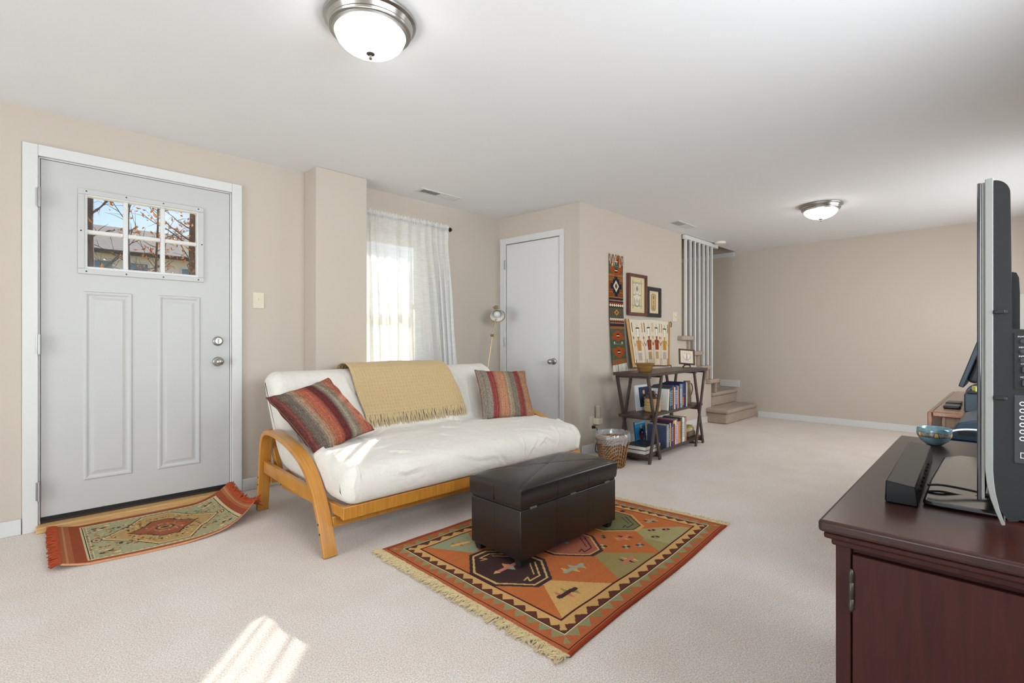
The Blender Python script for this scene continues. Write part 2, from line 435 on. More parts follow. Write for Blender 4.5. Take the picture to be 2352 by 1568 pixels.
# stair wall, with a stepped lower part beyond the full-height part
w = MB().prism([(3.664, 0), (6.51, 0), (6.51, .51), (6.34, .51), (6.34, .697), (6.08, .697), (6.08, .885), (5.82, .885), (5.82, 1.072), (5.672, 1.072), (5.672, H - .0008), (3.664, H - .0008)], 'y', YH, YH + .11)
struct('wall_stair', w, m_wall)
struct('wall_stairwell', MB().box(3.7, XE, 3.72, 3.82, 0, 3.7).box(5.66, XE, YH, YH + .1, H + .25, 3.7).box(5.56, 5.66, YH, 3.72, H + .25, 3.7).box(5.56, XE + .15, YH, 3.82, 3.7, 3.8), m_wall)
# baseboards
def bb(name, mb): return struct(name, mb, m_white, bevel=.003)
bb('baseboard_north', MB().box(XW, -.012, YD - .014, YD - .0005, 0, .085))
bb('baseboard_door', MB().box(1.094, 1.536, YD - .014, YD - .0005, 0, .085))
bb('baseboard_chase', MB().box(1.545, 1.94, 3.608, 3.6215, 0, .085).box(1.523, 1.5365, 3.61, YD - .016, 0, .085))
bb('baseboard_window', MB().box(1.95, 3.58, YD - .014, YD - .0005, 0, .085))
bb('baseboard_east', MB().box(XE - .014, XE - .0005, YS, 2.52, 0, .085))
bb('baseboard_landing', MB().box(XE - .014, XE - .0005, 2.77, 3.05, .40, .50))
bb('baseboard_stair', MB().box(3.69, 6.515, YH - .014, YH - .0005, 0, .085).box(6.50, 6.525, YH - .014, YH + .1, 0, .15))
bb('baseboard_closet', MB().box(.845, Lc - .005, -.013, -.0005, 0, .085)).matrix_local = MC

# entry door casing, jambs and sill
t1 = MB().box(-.008, DX0, YD - .02, YD - .0005, 0, 2.16).box(DX1, 1.093, YD - .02, YD - .0005, 0, 2.16).box(DX0, DX1, YD - .02, YD - .0005, DZ1, 2.16)
t1.box(DX0, DX0 + .008, YD, YD + .12, 0, DZ1).box(DX1 - .008, DX1, YD, YD + .12, 0, DZ1).box(DX0, DX1, YD, YD + .12, DZ1 - .008, DZ1)
t1.box(DX0 + .008, DX0 + .03, YD + .054, YD + .075, 0.053, DZ1 - .008).box(DX1 - .03, DX1 - .008, YD + .054, YD + .075, 0.053, DZ1 - .008).box(DX0 + .03, DX1 - .03, YD + .054, YD + .075, DZ1 - .03, DZ1 - .008)
struct('trim_1', t1, m_white, bevel=.003)
struct('trim_2', MB().box(.045, 1.04, YD - .075, YD + .012, 0.0005, .034), m_sill, bevel=.004)
struct('trim_3', MB().box(.064, 1.021, YD + .004, YD + .09, .034, .053), pbr('bronze_threshold', '#3a322c', .4, .3), bevel=.002)

# ---- entry door
door = thing('door_1', None, None, (0, 0, 0)); del_keys = None
door['kind'] = 'structure'
SX0, SX1, SZ0, SZ1 = .066, 1.019, .056, 2.087; SY = YD + .006
LX0, LX1, LZ0, LZ1 = .236, .85, 1.475, 1.945
s = MB().box(SX0, LX0, SY, SY + .045, SZ0, SZ1).box(LX1, SX1, SY, SY + .045, SZ0, SZ1).box(LX0, LX1, SY, SY + .045, SZ0, LZ0).box(LX0, LX1, SY, SY + .045, LZ1, SZ1)
build('door_slab', s, m_door, door)
build('door_sweep', MB().box(SX0, SX1, SY - .004, SY + .02, .046, .07), m_blackm, door)
for x0, x1 in ((.247, .478), (.607, .843)):
    z0, z1 = .242, 1.357
    o_ = [(x0, z0), (x1, z0), (x1, z1), (x0, z1)]
    def ring(d, y): return [(x0 + d, y, z0 + d), (x1 - d, y, z0 + d), (x1 - d, y, z1 - d), (x0 + d, y, z1 - d)]
    lv = [ring(0, SY - .0005), ring(.006, SY - .006), ring(.014, SY - .006), ring(.026, SY - .001), ring(.034, SY - .001), ring(.05, SY - .005)]
    mb = MB(); vs = [q for L_ in lv for q in L_]; fs = []
    for k in range(len(lv) - 1):
        for j in range(4): fs.append((k * 4 + j, k * 4 + (j + 1) % 4, k * 4 + 4 + (j + 1) % 4, k * 4 + 4 + j))
    fs.append(tuple(range(len(vs) - 4, len(vs)))); mb.add(vs, fs)
    build('door_panel', mb, m_door, door)
lf = build('lite_frame', MB().frame(.222, .862, 1.458, 1.958, .031, SY - .012, SY - .0005), m_door, door, bevel=.003)
build('lite_liner', MB().frame(.2515, .8385, 1.4885, 1.9335, .014, SY - .003, SY + .045), m_white, door)
for x in (.447, .636): build('muntin', MB().box(x - .011, x + .011, SY + .004, SY + .04, 1.502, 1.92), m_white, door, bevel=.004)
for a, b_ in ((.2655, .4358), (.4582, .6248), (.6472, .8245)): build('muntin', MB().box(a, b_, SY + .004, SY + .04, 1.700, 1.722), m_white, door, bevel=.004)
for a, b_ in ((.2655, .4355), (.4585, .6245), (.6475, .8245)):
    for z0, z1 in ((1.503, 1.699), (1.723, 1.919)): build('pane', MB().box(a, b_, SY + .02, SY + .024, z0, z1), m_glass, door)
for x, z in [(.26, 1.945), (.447, 1.945), (.636, 1.945), (.83, 1.945), (.26, 1.473), (.447, 1.473), (.636, 1.473), (.83, 1.473), (.236, 1.71), (.85, 1.71)]:
    build('screw', MB().cyl((x, SY - .0135, z), (x, SY - .0115, z), .0042, 10), m_blackm, lf)
for z in (1.865, 1.044, .224):
    h = build('hinge', MB().cyl((.06, YD - .026, z - .055), (.06, YD - .026, z + .055), .0075, 10), m_hinge, door, smooth=40)
    build('hinge_leaf', MB().box(.045, .064, YD - .023, YD - .0205, z - .05, z + .05), m_hinge, h)
def rose(mb, x, y, z, r): mb.lathe([(0, 0), (r, 0), (r, .006), (r * .85, .012), (r * .4, .014), (0, .014)], 28, Matrix.Translation((x, y, z)) @ Matrix.Rotation(R(90), 4, 'X'))
def knob(mb, x, y, z, r=.027, d=.03):
    prof = [(r * .45, 0), (r * .45, d * .5)] + [(r * math.sin(a), d * .5 + r * .95 - r * .95 * math.cos(a)) for a in np.linspace(.45, math.pi, 12)]
    mb.lathe(prof, 28, Matrix.Translation((x, y, z)) @ Matrix.Rotation(R(90), 4, 'X'))
k = MB(); rose(k, .947, SY - .0005, .923, .032); knob(k, .947, SY - .012, .923); build('door_knob', k, m_nickel, door, smooth=50)
k = MB(); rose(k, .947, SY - .0005, 1.063, .032); k.cyl((.947, SY - .012, 1.063), (.947, SY - .022, 1.063), .02, 24); kk = build('deadbolt', k, m_nickel, door, smooth=50)
build('thumb_turn', MB().box(.944, .950, SY - .04, SY - .0222, 1.047, 1.079), m_nickel, kk, bevel=.002)

# ---- closet door and its casing
t2 = MB().box(.033, .105, -.018, -.0005, 0, 2.135).box(.795, .842, -.018, -.0005, 0, 2.135).box(.105, .795, -.018, -.0005, 2.073, 2.135)
struct('trim_4', t2, m_white, M=MC, bevel=.003)
cd = thing('door_2', None, None, M=MC); cd['kind'] = 'structure'
build('door_slab', MB().box(.109, .791, .002, .038, .012, 2.068), m_closet_door, cd, bevel=.002)
for z in (1.86, 1.05, .25):
    build('hinge', MB().cyl((.106, -.024, z - .05), (.106, -.024, z + .05), .0065, 10).box(.092, .106, -.0215, -.0185, z - .045, z + .045), m_hinge, cd)
k = MB(); rose(k, .717, .0015, .867, .032); knob(k, .717, -.012, .867, .027, .045); build('door_knob', k, m_nickel, cd, smooth=50)
build('latch_plate', MB().box(.792, .797, -.002, .03, .845, .89), m_hinge, cd)

# ---- curtained window
wn = struct('window_1', MB().frame(WX0 + .001, WX1 - .001, WZ0 + .001, WZ1 - .001, .035, YD + .03, YD + .12), m_white)
build('upper_sash', MB().frame(WX0 + .036, WX1 - .036, 1.36, WZ1 - .036, .03, YD + .08, YD + .105), m_white, wn)
build('lower_sash', MB().frame(WX0 + .036, WX1 - .036, WZ0 + .036, 1.40, .035, YD + .05, YD + .075), m_white, wn)
build('pane', MB().box(WX0 + .066, WX1 - .066, YD + .09, YD + .094, 1.39, WZ1 - .066), m_glass, wn)
build('pane', MB().box(WX0 + .071, WX1 - .071, YD + .06, YD + .064, WZ0 + .071, 1.365), m_glass, wn)
build('window_sill', MB().box(WX0 - .0, WX1 + .03, YD - .03, YD + .03, WZ0 - .02, WZ0), m_white, wn)

# ---- stairs
st = thing('staircase', 'beige carpeted staircase rising behind the half wall with baluster posts', 'staircase', (6.35, 2.536, 0))
Ls = Vector((6.35, 2.536, 0))
def loc(mb, L): mb.v = [(x - L[0], y - L[1], z - L[2]) for x, y, z in mb.v]; return mb
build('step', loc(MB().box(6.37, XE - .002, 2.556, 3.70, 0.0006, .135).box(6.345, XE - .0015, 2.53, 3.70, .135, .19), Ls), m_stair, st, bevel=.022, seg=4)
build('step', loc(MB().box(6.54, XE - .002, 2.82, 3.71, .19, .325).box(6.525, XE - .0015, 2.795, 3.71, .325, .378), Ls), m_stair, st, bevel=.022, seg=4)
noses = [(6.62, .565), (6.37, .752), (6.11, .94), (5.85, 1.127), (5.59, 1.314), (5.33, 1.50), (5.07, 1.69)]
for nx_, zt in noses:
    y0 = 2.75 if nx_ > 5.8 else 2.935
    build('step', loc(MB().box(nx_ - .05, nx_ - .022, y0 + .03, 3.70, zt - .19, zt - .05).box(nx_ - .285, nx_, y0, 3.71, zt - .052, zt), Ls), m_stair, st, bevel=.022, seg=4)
rl = thing('stair_railing', 'white stair screen of slim square posts from treads to ceiling', 'railing', (6.14, 2.80, 0))
build('top_rail', MB().box(-.468, .475, -.03, .012, 2.302, 2.352), m_white, rl, bevel=.004)
for i in range(7):
    x = 5.703 + .1217 * i
    zt = [z for n_, z in noses if n_ - .285 <= x <= n_ + .001]; zb = max(zt) if zt else .94
    build('baluster', MB().box(x - 6.14 - .0145, x - 6.14 + .0145, -.03, -.001, zb + .0005, 2.3015), m_white, rl, bevel=.003)
struct('trim_5', MB().box(XE - .025, XE - .0005, YH + .02, 3.71, 2.298, 2.358), m_white)

# ---- ceiling fixtures: two flush domes, two vents, smoke detector
def ceiling_light(x, y, label):
    t = thing('ceiling_light', label, 'ceiling light', (x, y, H), group='flush ceiling lights')
    prof = [(.0, -.001), (.178, -.001), (.182, -.006), (.180, -.012), (.168, -.018), (.160, -.034), (.163, -.040), (.160, -.046), (.150, -.048), (.148, -.056), (.140, -.058), (.132, -.05)]
    build('trim_ring', MB().lathe(prof, 64), m_nickel, t, smooth=35)
    dome = [(.139 * math.cos(a), -.05 - .082 * math.sin(a)) for a in np.linspace(0, math.pi / 2 - .03, 16)]
    build('glass_dome', MB().lathe(dome, 64), m_dome, t, smooth=80)
    fin = [(0, -.128), (.016, -.129), (.0175, -.133), (.013, -.137), (.006, -.139), (.0055, -.145), (.0075, -.149), (.006, -.154), (0, -.156)]
    build('finial', MB().lathe(fin, 24), pbr('dark_nickel', '#55524e', .45, .8), t, smooth=40)
ceiling_light(1.0, 1.83, 'brushed nickel dome light on the ceiling near the entry door')
ceiling_light(5.4, 1.285, 'small looking distant dome light on the ceiling before the far wall')

def vent(x, y, L, Wd, label):
    t = thing('ceiling_vent', label, 'vent', (x, y, H), group='ceiling vents')
    build('frame', MB().box(-L / 2, L / 2, -Wd / 2, -Wd / 2 + .02, -.006, -.0005).box(-L / 2, L / 2, Wd / 2 - .02, Wd / 2, -.006, -.0005).box(-L / 2, -L / 2 + .03, -Wd / 2 + .02, Wd / 2 - .02, -.006, -.0005).box(L / 2 - .03, L / 2, -Wd / 2 + .02, Wd / 2 - .02, -.006, -.0005), m_white, t)
    build('duct_shadow_plate', MB().box(-L / 2 + .03, L / 2 - .03, -Wd / 2 + .02, Wd / 2 - .02, -.002, -.0008), m_blackm, t)
    lo = MB()
    for i in range(26):
        xx = -L / 2 + .036 + i * (L - .072) / 25; tl = .006 if xx < 0 else -.006
        lo.bar((xx - tl * .6, 0, -.0085), (xx + tl * .6, 0, -.0025), .0016, Wd - .04, (0, 1, 0))
    lo.box(-.006, .006, -Wd / 2 + .02, Wd / 2 - .02, -.0065, -.002)
    build('louvers', lo, m_white, t)['kind'] = 'stuff'
vent(2.60, 3.555, .43, .115, 'white ceiling vent above the curtained window')
vent(5.2, 2.575, .43, .125, 'white ceiling vent near the stair screen')
sm = thing('smoke_detector', 'round white smoke detector on the ceiling beside the stair rail', 'smoke detector', (6.46, 2.68, H))
build('body', MB().lathe([(0, -.0005), (.068, -.0005), (.07, -.012), (.062, -.026), (.04, -.032), (0, -.033)], 36), m_plast, sm, smooth=40)
build('test_button', MB().lathe([(.009, -.032), (.009, -.035), (0, -.0355)], 16), m_plast, sm)

# ---- switches and outlet
def switch_plate(M, n, label, name='light_switch'):
    t = thing(name, label, 'light switch', M=M); wd = .038 if n == 1 else .055
    build('plate', MB().box(-wd, wd, -.006, -.0005, -.058, .058), m_ivory, t, bevel=.003)
    for i in range(n):
        x = 0 if n == 1 else (-.022 + .044 * i)
        build('toggle', MB().box(x - .004, x + .004, -.017, -.0062, -.003 + .006 * (-1) ** i, .009 + .006 * (-1) ** i), m_ivory, t)
        for z_ in (.034, -.034): build('screw', MB().cyl((x, -.0072, z_), (x, -.0058, z_), .003, 8), m_ivory, t)
switch_plate(Matrix.Translation((1.206, YD, 1.357)), 1, 'ivory single light switch on the wall beside the entry door')
switch_plate(Matrix.Translation((5.49, YH, 1.352)), 2, 'ivory double light switch on the wall near the stair posts')
ot = thing('wall_outlet', 'ivory wall outlet low on the wall beside the wicker basket', 'outlet', (3.855, YH, .278))
build('plate', MB().box(-.04, .04, -.006, -.0005, -.07, .07), m_ivory, ot, bevel=.003)
build('plug', MB().box(-.012, .014, -.03, -.0062, -.045, -.018), m_blackm, ot, bevel=.003)
af = thing('plug_in_freshener', 'cream plug-in air freshener on the low wall outlet', 'air freshener', (3.905, YH - .036, .30))
build('housing', MB().box(-.045, .04, -.03, .0285, -.03, .03), m_ivory, af, bevel=.008, seg=3)
build('bottle', MB().lathe([(0, .031), (.026, .031), (.027, .14), (.02, .148), (0, .148)], 24), pbr('freshener_cap', '#b9b2a0', .25, .3), af, smooth=40)
cp = [(3.86, YH - .032, .245), (3.868, YH - .045, .235), (3.872, YH - .05, .2), (3.862, YH - .045, .1), (3.855, YH - .04, .03), (3.86, YH - .06, .006), (3.84, YH - .12, .0055), (3.78, YH - .2, .0055)]
def smooth_path(P, k=6):
    P = [Vector(p) for p in P]; out = []
    for i in range(len(P) - 1):
        a, b, c_, d = P[max(i - 1, 0)], P[i], P[i + 1], P[min(i + 2, len(P) - 1)]
        for j in range(k):
            t = j / k; out.append(.5 * ((2 * b) + (c_ - a) * t + (2 * a - 5 * b + 4 * c_ - d) * t * t + (3 * b - a - 3 * c_ + d) * t ** 3))
    out.append(P[-1]); return out
tag(build('power_cord', MB().tube(smooth_path(cp), .004, 6), m_blackm, smooth=60), 'black power cord hanging from the low wall outlet to the carpet', 'cord')


# =================================================================== curtain
cr = thing('curtain_rod', 'thin black curtain rod with faceted finial above the sheer curtain', 'curtain rod', (2.42, 3.745, 2.118))
build('rod', MB().cyl((-.43, 0, 0), (.43, 0, 0), .007, 12), m_iron, cr, smooth=40)
build('finial', MB().lathe([(0, .43), (.008, .43), (.012, .437), (.022, .452), (.012, .468), (0, .474)], 8, Matrix.Rotation(R(90), 4, 'Y')), m_iron, cr)
build('bracket', MB().box(.395, .41, 0.002, YD - 3.7455, -.012, .012), m_iron, cr)
def curtain():
    nx, ny = 420, 60; U, V = np.meshgrid(np.linspace(0, 1, nx + 1), np.linspace(0, 1, ny + 1))
    z = 2.15 - V * 1.80
    wob = .012 * np.sin(U * 9 + V * 2.0) * V
    x0 = 1.99; x = x0 + U * (.845 + .11 * np.clip((V - .03) * 1.35, 0, 1)) + wob
    ph = 2 * np.pi * (10.5 * U + .55 * np.sin(U * 7.3) + .12 * np.sin(V * 3 + U * 11))
    grow = np.clip((V - .02) * 3, 0, 1)
    amp = np.where(V < .035, .010, .010 + .034 * grow) * (.72 + .4 * np.sin(U * 17.0 + 1.0))
    y = 3.742 - .012 * V + amp * np.sin(ph) * (1 - .25 * V) + .006 * np.sin(ph * 2.1 + 4 * V) * V
    x = x + .023 * grow * np.sin(2 * ph + .6) * (.8 + .3 * np.sin(U * 13 + 2)) + .004 * np.sin(ph * .5 + 3 * V)
    band = np.exp(-((V - .018) / .008) ** 2)
    y += .006 * band * np.sin(U * 330); z = z + .008 * np.sin(U * 190) * np.clip(1 - V / .02, 0, 1)
    y = y - .022 * np.clip(1 - V / .10, 0, 1)
    return fast_mesh('sheer_curtain', np.stack([x, y, z], -1).reshape(-1, 3), grid_faces(nx, ny))
tag(link('sheer_curtain', curtain(), m_sheer), 'white sheer curtain gathered on a rod behind the futon', 'curtain')

# =================================================================== futon frame
fu = thing('futon', 'honey oak futon frame with bent arched arms', 'futon', (1.04, 2.3, 0)); LF = Vector((1.04, 2.3, 0))
arch = smooth_path([(0, 3.325, 0.001), (0, 3.298, .2), (0, 3.277, .36), (0, 3.262, .435), (0, 3.228, .484), (0, 3.165, .508), (0, 3.08, .512), (0, 2.97, .502), (0, 2.85, .482), (0, 2.73, .449), (0, 2.63, .405), (0, 2.55, .345), (0, 2.485, .268), (0, 2.43, .18), (0, 2.387, .085), (0, 2.355, .001)], 5)
def bent_arm(x0, x1):
    mb = MB(); t = .014; vs = []; n = len(arch)
    for i, p in enumerate(arch):
        d = arch[min(i + 1, n - 1)] - arch[max(i - 1, 0)]; d.normalize(); nn = Vector((0, -d.z, d.y))
        for xx, sg in ((x0, 1), (x1, 1), (x1, -1), (x0, -1)):
            q = p + nn * t * sg; vs.append((xx - LF.x, q.y - LF.y, max(q.z, 0.0008)))
    fs = [(i * 4 + j, i * 4 + (j + 1) % 4, i * 4 + 4 + (j + 1) % 4, i * 4 + 4 + j) for i in range(n - 1) for j in range(4)]
    fs += [(0, 1, 2, 3), tuple(range(n * 4 - 4, n * 4))]
    return mb.add(vs, fs)
for x0, x1 in ((1.035, 1.102), (2.985, 3.052)):
    a = build('bent_arm', bent_arm(x0, x1), m_oakfut_v, fu, smooth=35, bevel=.003)
    xm = (x0 + x1) / 2; xo = x0 if x0 < 2 else x1
    build('side_rail', loc(MB().bar((xm, 3.262, .283), (xm, 2.535, .262), .072, .026, (1, 0, 0)), LF), m_oakfut, fu, bevel=.003)
    for (y, z) in ((3.297, .215), (3.302, .168), (2.417, .152), (2.398, .108)):
        yy = y + (-.014 if y < 3 else 0)
        build('bolt', loc(MB().cyl((x0 - .0015, y, z), (x0 + .004, y, z), .0055, 10), LF), m_blackm, a)
build('front_rail', loc(MB().box(1.108, 2.98, 2.292, 2.326, .186, .247), LF), m_oakfut, fu, bevel=.003)
build('front_stretcher', loc(MB().box(1.103, 2.984, 2.398, 2.424, .125, .178), LF), m_oakfut, fu, bevel=.003)
build('rear_stretcher', loc(MB().box(1.103, 2.984, 3.27, 3.296, .17, .235), LF), m_oakfut, fu, bevel=.003)
for x in (1.112, 2.946):
    build('seat_side_rail', loc(MB().bar((x + .015, 2.328, .215), (x + .015, 3.12, .20), .05, .03, (1, 0, 0)), LF), m_oakfut, fu, bevel=.003)
    build('back_side_rail', loc(MB().bar((x + .015, 3.14, .19), (x + .015, 3.37, .487), .05, .03, (1, 0, 0)), LF), m_oakfut, fu, bevel=.003)
for i in range(9):
    x = 1.25 + i * .20
    build('slat', loc(MB().box(x, x + .06, 2.34, 3.10, .200, .214), LF), m_oakfut, fu)

# ---- futon mattress: folded pad, lumpy cotton cover
def resample(P, n, closed=True):
    P = np.asarray(P, float); Q = np.vstack([P, P[:1]]) if closed else P
    d = np.r_[0, np.cumsum(np.linalg.norm(np.diff(Q, axis=0), axis=1))]; t = np.linspace(0, d[-1], n, endpoint=not closed)
    return np.stack([np.interp(t, d, Q[:, k]) for k in range(Q.shape[1])], -1)
def smooth_closed(P, it):
    for _ in range(it): P = .25 * np.roll(P, 1, 0) + .5 * P + .25 * np.roll(P, -1, 0)
    return P
prof = [(2.32, .243), (2.272, .252), (2.25, .33), (2.258, .405), (2.31, .442), (2.42, .455), (2.6, .464), (2.8, .462), (2.95, .452), (3.03, .448), (3.075, .50), (3.13, .60), (3.19, .70), (3.245, .79), (3.285, .84), (3.335, .862), (3.40, .866), (3.455, .845), (3.475, .80), (3.45, .73), (3.39, .62), (3.32, .50), (3.25, .40), (3.19, .33), (3.12, .285), (3.02, .262), (2.8, .246), (2.55, .243)]
def mattress():
    n = 240; P = smooth_closed(resample(prof, n), 12)
    T = np.roll(P, -1, 0) - np.roll(P, 1, 0); T /= np.linalg.norm(T, axis=1)[:, None]; N = np.stack([T[:, 1], -T[:, 0]], -1)
    cen = P.mean(0)
    if ((P - cen) * N).sum() < 0: N = -N
    xs0, xs1 = 1.108, 2.975; nx = 300; xs = xs0 + (xs1 - xs0) * (.5 - .5 * np.cos(np.linspace(0, np.pi, nx)))
    xs = .6 * xs + .4 * np.linspace(xs0, xs1, nx); V = []
    tufts = [(x, s_) for x in (1.38, 1.75, 2.12, 2.49, 2.80) for s_ in ((2.50, .458), (2.80, .462), (3.15, .63))]
    for x in xs:
        d = min(x - xs0, xs1 - x); r = .075
        ins = 0 if d >= r else r * (1 - math.sqrt(max(0, 1 - (1 - d / r) ** 2)))
        off = np.full(n, -ins)
        row = P.copy()
        for k in range(n):
            y, z = P[k]; amp = 1.0 if (z > .28) else .1
            q = noise.noise((x * 4.5, y * 4.5, z * 4.5)) * .010 + noise.noise((x * 14 + 3, y * 11, z * 11)) * .0045
            ridged = 1 - abs(noise.noise((x * 5 + y * 3, y * 7 - x * 2, z * 6 + 9)))
            q += .015 * (ridged ** 7) * (1 if y < 3.05 else .4); r2_ = 1 - abs(noise.noise((x * 9 - y * 5 + 7, y * 10 + x * 4, z * 9))); q += .008 * (r2_ ** 9) * (1 if y < 3.05 else .3)
            for tx, (ty, tz) in tufts:
                dd = (x - tx) ** 2 + (y - ty) ** 2 + (z - tz) ** 2
                if dd < .03: q -= .026 * math.exp(-dd / .0030)
            off[k] += q * amp * min(1, d / .05 + .3)
        # piping ridge near the front edges
        row = P + N * off[:, None]
        V.append(np.column_stack([np.full(n, x), row]))
    V = np.array(V); F = []
    arc = np.r_[0, np.cumsum(np.linalg.norm(np.diff(P, axis=0), axis=1))]; X2 = V[:, :, 0]; S2 = np.broadcast_to(arc[None, :], X2.shape)
    rng = np.random.RandomState(12); dz = np.zeros_like(X2)
    k_seat = [k for k in range(n) if P[k, 1] > .27 and P[k, 0] < 3.06 and N[k, 1] > -.3]; k_back = [k for k in range(n) if P[k, 0] > 3.03 and P[k, 0] < 3.33 and N[k, 0] < 0]
    for i_ in range(95):
        kk_ = rng.choice(k_seat) if i_ < 75 else rng.choice(k_back); sc = arc[kk_]; xc = rng.uniform(1.2, 2.9); ang = rng.normal(0, .55) if rng.rand() < .65 else rng.uniform(0, 3.14)
        L_ = rng.uniform(.05, .16); wd = rng.uniform(.006, .013); dp = rng.uniform(.004, .010) * (1 if i_ < 75 else .6)
        a_ = (X2 - xc) * math.cos(ang) + (S2 - sc) * math.sin(ang); b2_ = -(X2 - xc) * math.sin(ang) + (S2 - sc) * math.cos(ang) + .15 * a_ * a_ * rng.choice([-1, 1]) * 4
        env = np.exp(-(a_ / L_) ** 2)
        dz += env * dp * (-np.exp(-(b2_ / wd) ** 2) + .8 * np.exp(-((b2_ - wd * 1.6) / (wd * 1.2)) ** 2))
    V[:, :, 1:] += N[None] * dz[:, :, None]
    i, j = np.meshgrid(np.arange(nx - 1), np.arange(n), indexing='ij')
    F = np.stack([i * n + j, i * n + (j + 1) % n, (i + 1) * n + (j + 1) % n, (i + 1) * n + j], -1).reshape(-1, 4)
    V = V.reshape(-1, 3); F = list(map(tuple, F))
    me = bpy.data.meshes.new('futon_mattress'); me.from_pydata([tuple(v) for v in V], [], F + [tuple(range(n)), tuple(range((nx - 1) * n, nx * n))[::-1]])
    me.validate(); me.shade_smooth()
    import bmesh
    b = bmesh.new(); b.from_mesh(me); bmesh.ops.recalc_face_normals(b, faces=b.faces); b.to_mesh(me); b.free()
    return me
tag(link('futon_mattress', mattress(), m_canvas_w), 'white cotton futon mattress folded into seat and back', 'mattress')

# ---- knitted throw over the back, with a tasselled fringe
def throw():
    path = resample(np.array([(3.502, .70), (3.499, .78), (3.490, .84), (3.462, .876), (3.405, .891), (3.335, .889), (3.275, .868), (3.226, .812), (3.170, .712), (3.112, .605), (3.085, .555)]), 200, False)
    for _ in range(4): path[1:-1] = .25 * path[:-2] + .5 * path[1:-1] + .25 * path[2:]
    T = np.gradient(path, axis=0); T /= np.linalg.norm(T, axis=1)[:, None]; N = np.stack([-T[:, 1], T[:, 0]], -1)
    if N[120, 0] > 0: N = -N
    s = np.r_[0, np.cumsum(np.linalg.norm(np.diff(path, axis=0), axis=1))]
    nx, ny = 330, 199; V = np.zeros((200, nx + 1, 3))
    for j in range(200):
        t = j / 199; xl = 1.615 + .02 * t + .012 * math.sin(t * 7); xr = 2.44 + .055 * t + .008 * math.sin(t * 9)
        u = np.linspace(0, 1, nx + 1); x = xl + (xr - xl) * u
        cell = .025
        waf = .0075 * np.maximum(np.abs(np.sin(np.pi * (x - 1.6) / cell)), np.abs(np.sin(np.pi * s[j] / cell)))
        lump = np.array([noise.noise((xx * 6, s[j] * 6, 2.0)) * .006 for xx in x[::10]]); lump = np.interp(x, x[::10], lump)
        edge = .006 * (np.exp(-((u) / .02) ** 2) + np.exp(-((1 - u) / .02) ** 2))
        off = waf + lump + .004
        sag = .012 * np.sin(u * 3.0 + .4) * max(0, t - .6)
        V[j, :, 0] = x; V[j, :, 1] = path[j, 0] + N[j, 0] * off; V[j, :, 2] = path[j, 1] + N[j, 1] * off - sag + (.015 * (u - .5)) * max(0, t - .55)
    return fast_mesh('throw_blanket', V.reshape(-1, 3), grid_faces(nx, ny)), V[-1]
tme, tend = throw()
tb = thing('throw_blanket', 'beige waffle knit throw draped over the futon back', 'blanket', (2.05, 3.085, .46)); LT = Vector((2.05, 3.085, .46))
ob = link('knit_panel', tme, m_throw, tb); ob.location = -LT
sm_ = ob.modifiers.new('solid', 'SOLIDIFY'); sm_.thickness = .006; sm_.offset = -1
fr = MB()
for i in range(150):
    k = min(len(tend) - 1, int((i + .5) / 150 * (len(tend) - 1) + random.uniform(-.8, .8))); p = Vector(tend[k]) + Vector((0, -.004, .004))
    L = random.uniform(.095, .122); sx = random.uniform(-.016, .016); pts = []
    for q in range(6):
        t = q / 5; pts.append(p + Vector((sx * t + .004 * math.sin(t * 6 + i), -.004 + (-.016 if i % 2 else -.008) * math.sin(t * 2.2) - .004 * t, -L * t)) - LT)
    fr.tube(pts, [.0032, .0045, .003, .0028, .0026, .002], 5)
fo = build('fringe', fr, m_fringe_c, tb, smooth=60); fo['kind'] = 'stuff'

